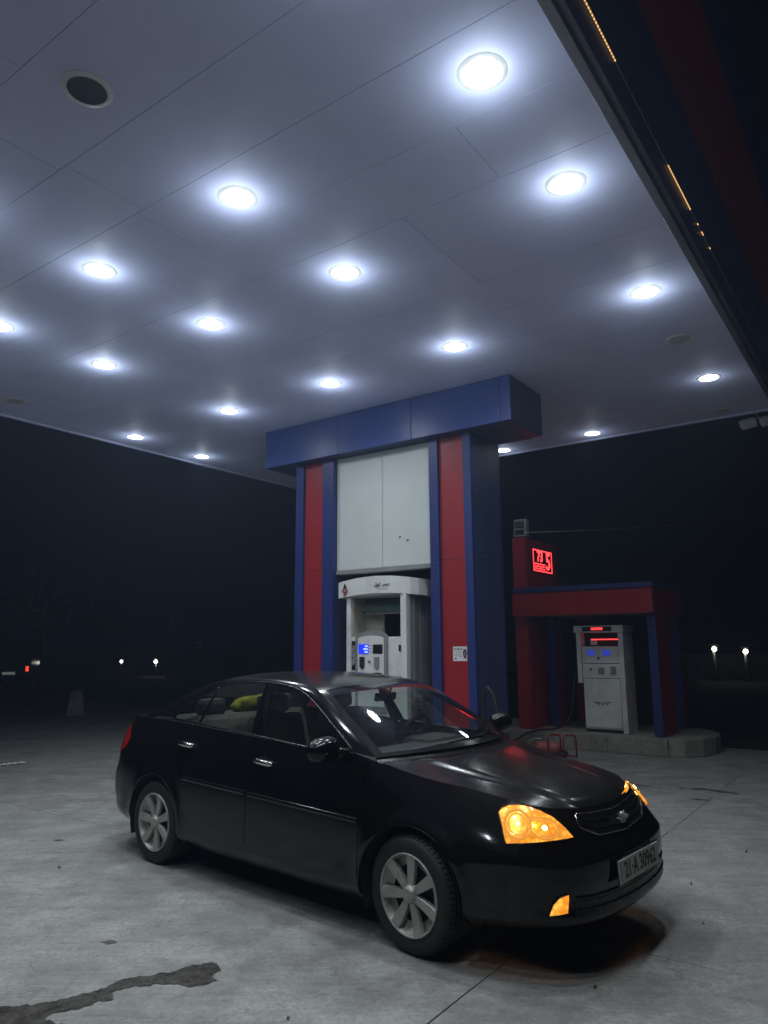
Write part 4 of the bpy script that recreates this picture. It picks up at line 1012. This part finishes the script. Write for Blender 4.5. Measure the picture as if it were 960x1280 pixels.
# ---- wipers, cabin
for pts in (([.99, -.50, .99], [1.05, -.15, 1.01], [1.05, .20, 1.02]), ([1.02, .10, 1.0], [.98, .35, 1.02], [.86, .60, 1.05])):
    m = MB(); m.tube([Vector(p)+Vector((.06, 0, .02)) for p in pts], .008, 6); m.build('wiper', M['trim_black'], car)
m = MB(); m.box((.72, 0, .86), (.50, 1.36, .20), .07); m.box((.55, .36, .93), (.28, .42, .12), .05); m.build('dashboard', M['cloth'], car)
m = MB(); c = Vector((.36, .36, .96)); ax = Matrix.Rotation(R(-62), 3, 'Y'); m.tube([c+ax @ Vector((.185*math.cos(a), .185*math.sin(a), 0)) for a in np.linspace(0, 2*math.pi, 33)[:-1]], .015, 8, closed=True)
m.tube([c+ax @ Vector((-.18, 0, 0)), c+ax @ Vector((.0, 0, -.02)), c+ax @ Vector((.1, .15, 0))], .014, 6); m.tube([c+ax @ Vector((0, 0, -.02)), c+ax @ Vector((.1, -.15, 0))], .014, 6); m.tube([c+ax @ Vector((0, 0, -.02)), c+ax @ Vector((0, 0, -.2))], .03, 8); m.box(c+ax @ Vector((0, 0, -.01)), (.1, .13, .03), .012, ax); m.build('steering_wheel', M['trim_black'], car)
for y in (-.36, .36):
    s = empty('front_seat'); s.parent = car
    m = MB(); m.box((-.05, y, .52), (.52, .50, .16), .06); m.build('seat_cushion', M['cloth'], s)
    m = MB(); m.box((-.36, y, .84), (.15, .48, .62), .06, Matrix.Rotation(R(-14), 3, 'Y')); m.build('seat_back', M['cloth'], s)
    m = MB(); m.box((-.455, y, 1.215), (.10, .27, .15), .045, Matrix.Rotation(R(-10), 3, 'Y')); m.build('head_rest', M['cloth'], s)
    m = MB(); m.tube([(-.43, y-.06, 1.08), (-.445, y-.06, 1.19)], .007); m.tube([(-.43, y+.06, 1.08), (-.445, y+.06, 1.19)], .007); m.build('rest_posts', M['chrome'], s)
s = empty('rear_seat'); s.parent = car
m = MB(); m.box((-.90, 0, .52), (.46, 1.26, .16), .06); m.build('seat_cushion', M['cloth'], s)
m = MB(); m.box((-1.16, 0, .82), (.16, 1.26, .56), .06, Matrix.Rotation(R(-18), 3, 'Y')); m.build('seat_back', M['cloth_light'], s)
for y in (-.38, .38): m = MB(); m.box((-1.24, y, 1.15), (.11, .25, .15), .045); m.build('head_rest', M['cloth'], s)
m = MB(); m.box((-1.52, 0, 1.05), (.50, 1.2, .02)); m.build('parcel_shelf', M['cloth'], car)
m = MB(); m.box((.40, 0, 1.285), (.03, .22, .06), .012, Matrix.Rotation(R(15), 3, 'Y')); m.tube([(.42, 0, 1.29), (.46, 0, 1.35)], .009, 6); m.build('rear_view_mirror', M['trim_black'], car)
# yellow cushion on the rear seat back
cu = MB(); bm = bmesh.new(); bmesh.ops.create_icosphere(bm, subdivisions=3, radius=1)
rng = random.Random(3)
for v in bm.verts:
    a = v.co; k = 1+.10*math.sin(7*a.x+3*a.y)+.07*math.sin(11*a.y+5*a.z)+rng.uniform(-.03, .03); v.co = (a.x*.08*k, a.y*.24*k, a.z*.08*k)
bm.verts.index_update(); cu.add([v.co.copy() for v in bm.verts], [tuple(v.index for v in f.verts) for f in bm.faces], True); bm.free()
cuo = cu.build('cushion', simple('yellow_plush', (.24, .21, .012), .95, var=.5, vscale=22, bump=.6, bscale=60), None)
cuo.matrix_world = Matrix.Translation((CX, CYR, 0)) @ Matrix.Rotation(CYAW, 4, 'Z') @ Matrix.Translation((-1.25, .10, 1.145))
tag(cuo, 'lumpy yellow plush cushion on the rear seat inside the black car', 'cushion')
# ================================================================== MARKS AND LITTER ON THE GROUND
M['wet'] = simple('wet_concrete', (.058, .054, .047), .30, var=.45, vscale=9, rvar=.7, bump=.12, bscale=60, spec=.4)
M['oil'] = simple('oil_stain', (.075, .071, .064), .55, var=.3, vscale=6)
def patch(name, pts, mat, label, cat, z=.0020, rough=.22, depth=4, seed=1):
    c = Vector((sum(p[0] for p in pts)/len(pts), sum(p[1] for p in pts)/len(pts), 0)); rng = random.Random(seed)
    ring = [Vector((p[0]-c.x, p[1]-c.y, 0)) for p in pts]
    for _ in range(depth):      # ragged outline by midpoint displacement
        out = []
        for a, b in zip(ring, ring[1:]+ring[:1]):
            d_ = b-a; n_ = Vector((-d_.y, d_.x, 0)); out += [a, (a+b)/2+n_*rng.uniform(-rough, rough)]
        ring = out
    o = from_data(name, ring, [tuple(range(len(ring)))], M[mat]); o.location = (c.x, c.y, z)
    bm = bmesh.new(); bm.from_mesh(o.data); bmesh.ops.triangulate(bm, faces=bm.faces)
    for f in bm.faces:
        if f.normal.z < 0: f.normal_flip()
    bm.to_mesh(o.data); bm.free()
    return tag(o, label, cat)
PUD = [(-2.20, 3.66), (-2.0, 3.72), (-1.822, 3.748), (-1.75, 3.754), (-1.616, 3.791), (-1.509, 3.853), (-1.387, 3.942), (-1.368, 3.998), (-1.228, 4.062), (-1.177, 4.098), (-1.099, 4.116), (-1.014, 4.19), (-.937, 4.223), (-.865, 4.112), (-.893, 4.035), (-.855, 4.003), (-.988, 3.936), (-1.098, 3.972), (-1.161, 3.982), (-1.228, 3.94), (-1.301, 3.924), (-1.346, 3.883), (-1.309, 3.81), (-1.376, 3.811), (-1.396, 3.765), (-1.437, 3.727), (-1.518, 3.699), (-1.557, 3.663), (-1.552, 3.62), (-1.452, 3.591), (-1.612, 3.552), (-1.723, 3.56), (-2.05, 3.50), (-2.25, 3.48)]
patch('puddle', PUD, 'wet', 'long dark wet patch trailing over the concrete in front of the car', 'puddle')
for k, (pts, lab) in enumerate((([(3.42, 8.86), (3.60, 8.80), (3.80, 8.66), (3.95, 8.50), (3.93, 8.44), (3.72, 8.60), (3.55, 8.68), (3.43, 8.78)], 'dark oil streak on the concrete before the tiled island'),
                 ([(2.98, 9.02), (3.10, 8.96), (3.22, 8.84), (3.18, 8.80), (3.05, 8.90), (2.97, 8.96)], 'short dark smear beside the long oil streak'),
                 ([(3.30, 8.24), (3.40, 8.20), (3.48, 8.14), (3.38, 8.15)], 'small dark oil spot below the long streak'),
                 ([(-1.64, 4.50), (-1.58, 4.52), (-1.545, 4.48), (-1.60, 4.465)], 'small dark oil spot left of the car beside the wet patch'),
                 ([(-2.92, 6.72), (-2.83, 6.74), (-2.82, 6.69), (-2.90, 6.68)], 'small dark spot on the concrete behind the rear wheel'))):
    patch('oil_stain', pts, 'oil', lab, 'stain', .0022, .30, 3, k+3)
li = tag(empty('crumpled_strip', (-5.42, 10.78, .0), R(46)), 'pale crumpled plastic strip lying on the concrete behind the car', 'litter')
m = MB(); G = []
for k in range(16):
    x = -.24+.032*k; G.append([(x, -.045+.01*math.sin(k*1.7), .004+.012*abs(math.sin(k*.9))), (x, .0, .02+.018*math.sin(k*1.3)**2), (x, .045+.012*math.cos(k*2.1), .004+.010*abs(math.cos(k*1.1)))])
m.grid(G, False); m.build('sheet', simple('pale_plastic', (.55, .55, .52), .5), li)
rng = random.Random(11)
peb = None
for k, (x, y) in enumerate([(2.13, 5.42), (1.02, 3.9), (-.45, 3.62), (-2.5, 5.9), (2.9, 6.2), (-3.4, 6.1), (-.2, 3.35), (1.9, 4.7)]):
    if peb is None:
        mb = MB(); bm = bmesh.new(); bmesh.ops.create_icosphere(bm, subdivisions=1, radius=.012)
        for v in bm.verts: v.co *= rng.uniform(.7, 1.2)
        bm.verts.index_update(); mb.add([v.co.copy() for v in bm.verts], [tuple(v.index for v in f.verts) for f in bm.faces]); bm.free(); peb = mb.build('pebble', M['oil']); o = peb
    else: o = peb.copy(); link(o)
    o.location = (x, y, .007); o.rotation_euler = (rng.random(), rng.random(), rng.random()*6); s = rng.uniform(.6, 1.2); o.scale = (s*1.5, s, s*.7)
    tag(o, 'tiny dark stone lying loose on the concrete', 'stone', 'loose stones on the forecourt')

# ================================================================== NIGHT BACKGROUND
def lamp_post(x, y, zl, label, strength='lamp_far', r=.10, power=8.0):
    t = tag(empty('lamp_post', (x, y, -.06)), label, 'lamp post')
    m = MB(); m.tube([(0, 0, 0), (0, 0, zl+.10)], .05, 8); m.build('post', M['grey_metal'], t)
    m = MB(); m.box((0, 0, zl+.13+r), (.28, .20, .06), .01); hd = m.build('hood', M['grey_metal'], t)
    m = MB(); bm = bmesh.new(); bmesh.ops.create_icosphere(bm, subdivisions=2, radius=r); bm.verts.index_update()
    m.add([Vector(v.co)+Vector((0, -.06, zl+.06)) for v in bm.verts], [tuple(v.index for v in f.verts) for f in bm.faces], True); bm.free(); m.build('globe', M[strength], hd)
lamp_post(-13.39, 42.96, .76, 'bright low lamp far off in the dark behind the car')
lamp_post(-20.25, 56.48, .50, 'fainter of the two low lamps far behind the car', 'lamp_far2', .12)
lamp_post(14.73, 32.85, 1.36, 'lamp on a short post beside a white gate post, beyond the shelter')
lamp_post(15.86, 32.32, 1.25, 'lamp on a short post standing alone beyond the shelter')
for (x, y, h, lab) in ((11.2, 27.9, 1.60, 'slim white gate post in the dark beyond the shelter'), (11.9, 28.6, 1.15, 'short thick white gate post beside the slim one')):
    t = tag(empty('gate_post', (x, y, -.06)), lab, 'post'); wd = .12 if h > 1.5 else .34
    m = MB(); m.box((0, 0, h/2), (wd, .2, h), .02); m.build('shaft', M['white'], t); m = MB(); m.box((0, 0, h+.03), (wd+.06, .26, .06), .01); m.build('cap', M['white'], t)
M['dark_block'] = simple('dark_wall_block', (.05, .047, .04), .9)  # even dark tone that keeps the far wall inconspicuous
bw = tag(empty('boundary_wall', (15.0, 34.6, -.06), R(-12)), 'low block wall in the dark behind the two short lamp posts', 'wall')
for k in range(12): m = MB(); m.box((-5.5+k, 0, .55), (.985, .2, 1.1), .01); m.build('block_panel', M['dark_block'], bw)
m = MB(); m.box((0, 0, 1.13), (12.2, .3, .06), .01); m.build('coping', M['dark_block'], bw)
# bare poles and a tree at the left
t = tag(empty('utility_pole', (-11.3, 38.4, -.06)), 'slim pole beside the bright far lamp', 'pole'); m = MB(); m.tube([(0, 0, 0), (0, 0, 3.4)], [.10, .07], 8); m.build('shaft', M['grey_metal'], t); m = MB(); m.tube([(-.5, 0, 3.2), (.5, 0, 3.2)], .04, 6); m.build('crossarm', M['grey_metal'], t)
tr_ = tag(empty('bare_tree', (-10.6, 22.7, -.06)), 'dark tree trunk standing at the edge of the lit concrete', 'tree')
bark = simple('bark', (.06, .05, .04), .95, var=.4, bump=.6, bscale=14)
m = MB(); m.tube([(0, 0, 0), (.05, 0, 1.2), (-.05, .02, 2.4), (.06, 0, 3.6)], [.16, .12, .10, .07], 8)
rng = random.Random(5); tips = []
for k in range(9):
    a = rng.random()*6.28; z = rng.uniform(1.9, 3.5); L = rng.uniform(.7, 1.4); p1 = Vector((L*math.cos(a)*.5, L*math.sin(a)*.5, z+.35)); p2 = Vector((L*math.cos(a), L*math.sin(a), z+rng.uniform(.6, 1.1)))
    m.tube([(0, 0, z), p1, p2], [.05, .035, .012], 6); tips += [p1, p2]
m.build('trunk', bark, tr_)
lv = MB()
for k in range(2600):
    c = rng.choice(tips)+Vector((rng.gauss(0, .33), rng.gauss(0, .33), rng.gauss(.1, .26))); n = Vector((rng.gauss(0, 1), rng.gauss(0, 1), rng.gauss(0, 1))).normalized(); q = n.orthogonal().normalized(); w_ = n.cross(q)
    s = rng.uniform(.03, .06); lv.add([c-q*s, c+w_*s*.5, c+q*s, c-w_*s*.5], [(0, 1, 2, 3)])
o = lv.build('crown', simple('night_leaves', (.035, .055, .025), .8, var=.4), tr_); o['kind'] = 'stuff'
cb = tag(empty('concrete_block', (-7.7, 18.5, -.06), R(20)), 'pale concrete barrier block in the dark behind the car', 'block')
m = MB(); m.prism([(-.22, 0), (.22, 0), (.13, .62), (-.13, .62)], -.30, .30, FACE); m.build('block', M['kerb'], cb, auto=True); m = MB(); m.box((0, 0, .63), (.2, .5, .02), .004); m.build('cap', M['kerb'], cb)
# round road sign
sg_ = tag(empty('road_sign', (-7.44, 29.1, -.06)), 'small round red and white road sign in the dark behind the car', 'road sign')
m = MB(); m.tube([(0, 0, 0), (0, 0, 2.05)], .03, 8); m.build('post', M['grey_metal'], sg_)
m = MB(); m.lathe([(.0001, -.02), (.20, -.02), (.20, .0)], 24, 'y', (0, -.03, 1.85)); m.build('disc', M['red'], sg_); m = MB(); m.box((0, -.055, 1.85), (.26, .006, .07), .002); m.build('bar', M['white'], sg_)
# distant vehicles
def far_vehicle(x, y, rz, label, tail, L=4.2, Hh=1.5, Wd=1.7):
    v = tag(empty('parked_van', (x, y, -.06), rz), label, 'van')
    dark = M['paint']
    m = MB(); m.prism([(-L/2, .35), (L/2, .35), (L/2, .85), (L*.36, .95), (L*.22, Hh), (-L/2+.05, Hh+.02), (-L/2, Hh*.6)], -Wd/2, Wd/2, FACE); m.build('body', dark, v, auto=True)
    for sx in (-L*.32, L*.32):
        for sy in (-1, 1): m = MB(); m.lathe([(.0001, -.1), (.28, -.1), (.31, -.07), (.31, .07), (.28, .1), (.0001, .1)], 20, 'y', (sx, sy*(Wd/2-.08), .31)); m.build('wheel', M['rubber'], v)
    for sy in (-1, 1): m = MB(); m.box((-L/2-.005, sy*(Wd/2-.15), .80), (.03, .12, .22), .01); m.build('tail_lamp', M[tail], v)
    m = MB(); m.box((-L/2-.006, 0, 1.2), (.02, Wd*.8, .4), .01); m.build('rear_window', M['green_glass'], v)
    m = MB(); m.box((-L/2-.01, 0, .62), (.02, .5, .12), .005); m.build('number_plate', M['sign_far'], v)
far_vehicle(-16.6, 33.2, R(108), 'dark van far off with its red tail lamps towards the station', 'tail_far')
t = tag(empty('lit_sign', (-18.23, 35.61, -.06), R(25)), 'small pale lit sign far off above the dark van', 'sign')
m = MB(); m.tube([(0, .05, 0), (0, .05, 1.3)], .03, 6); m.build('post', M['grey_metal'], t); m = MB(); m.box((0, 0, 1.30), (.34, .05, .34), .01); m.build('panel', M['sign_far'], t)
# loaded truck behind the shelter
tk = tag(empty('flatbed_truck', (4.25, 25.2, -.06), R(35)), 'old truck with slatted wooden sides parked between portal and shelter', 'truck')
for k, (z, hgt) in enumerate(((.95, .20), (1.25, .20), (1.55, .20), (1.85, .20), (2.10, .12))):
    m = MB(); m.box((0, -1.0, z), (3.2, .05, hgt), .008); m.build('side_board', M['wood'], tk)
    m = MB(); m.box((-1.62, 0, z), (.05, 1.9, hgt), .008); m.build('tail_board', M['wood'], tk)
m = MB(); m.box((0, 0, .72), (3.3, 2.0, .14), .02); m.build('bed', M['black'], tk)
for sx in (-1.1, 1.2):
    for sy in (-.85, .85): m = MB(); m.lathe([(.0001, -.12), (.36, -.12), (.40, -.08), (.40, .08), (.36, .12), (.0001, .12)], 20, 'y', (sx, sy, .40)); m.build('wheel', M['rubber'], tk)
m = MB(); m.prism([(1.7, .5), (3.1, .5), (3.1, 1.3), (2.8, 2.1), (1.7, 2.1)], -.95, .95, FACE); m.build('cab', M['blue'], tk, auto=True)
for sy in (-.8, .8): m = MB(); m.box((-1.66, sy, .52), (.04, .14, .12), .01); m.build('tail_lamp', M['tail_far'], tk)
m = MB(); m.box((-1.66, -.35, .46), (.03, .30, .14), .005); m.build('number_plate', emit('lit_plate', (.9, 1.0, .6), .5), tk)
# overhead cable
cbl = tag(empty('overhead_cable', (2.31, 11.78, 3.47)), 'thin overhead cable running from the red pylon into the night', 'cable')
m = MB(); m.tube([(i*.9, i*.38, .175*i-.03*i*(14-i)*.25) for i in range(0, 15)], .006, 5); m.build('strand', M['grey_metal'], cbl)

# ================================================================== HAZE: thin air volume added to spread a glow round the lamps
hz = MB(); hz.box((0, 0, 3.0), (1240, 1240, 8.2)); hz = hz.build('haze', None); tag(hz, kind='stuff')
hm = bpy.data.materials.new('glow_haze'); hm.use_nodes = True; hn = hm.node_tree.nodes; hn.remove(hn['Principled BSDF'])
pv = hn.new('ShaderNodeVolumePrincipled'); pv.inputs['Color'].default_value = (.50, .66, 1.0, 1); pv.inputs['Density'].default_value = HAZE; pv.inputs['Anisotropy'].default_value = .55
hm.node_tree.links.new(pv.outputs[0], hn['Material Output'].inputs['Volume']); hz.data.materials.append(hm)
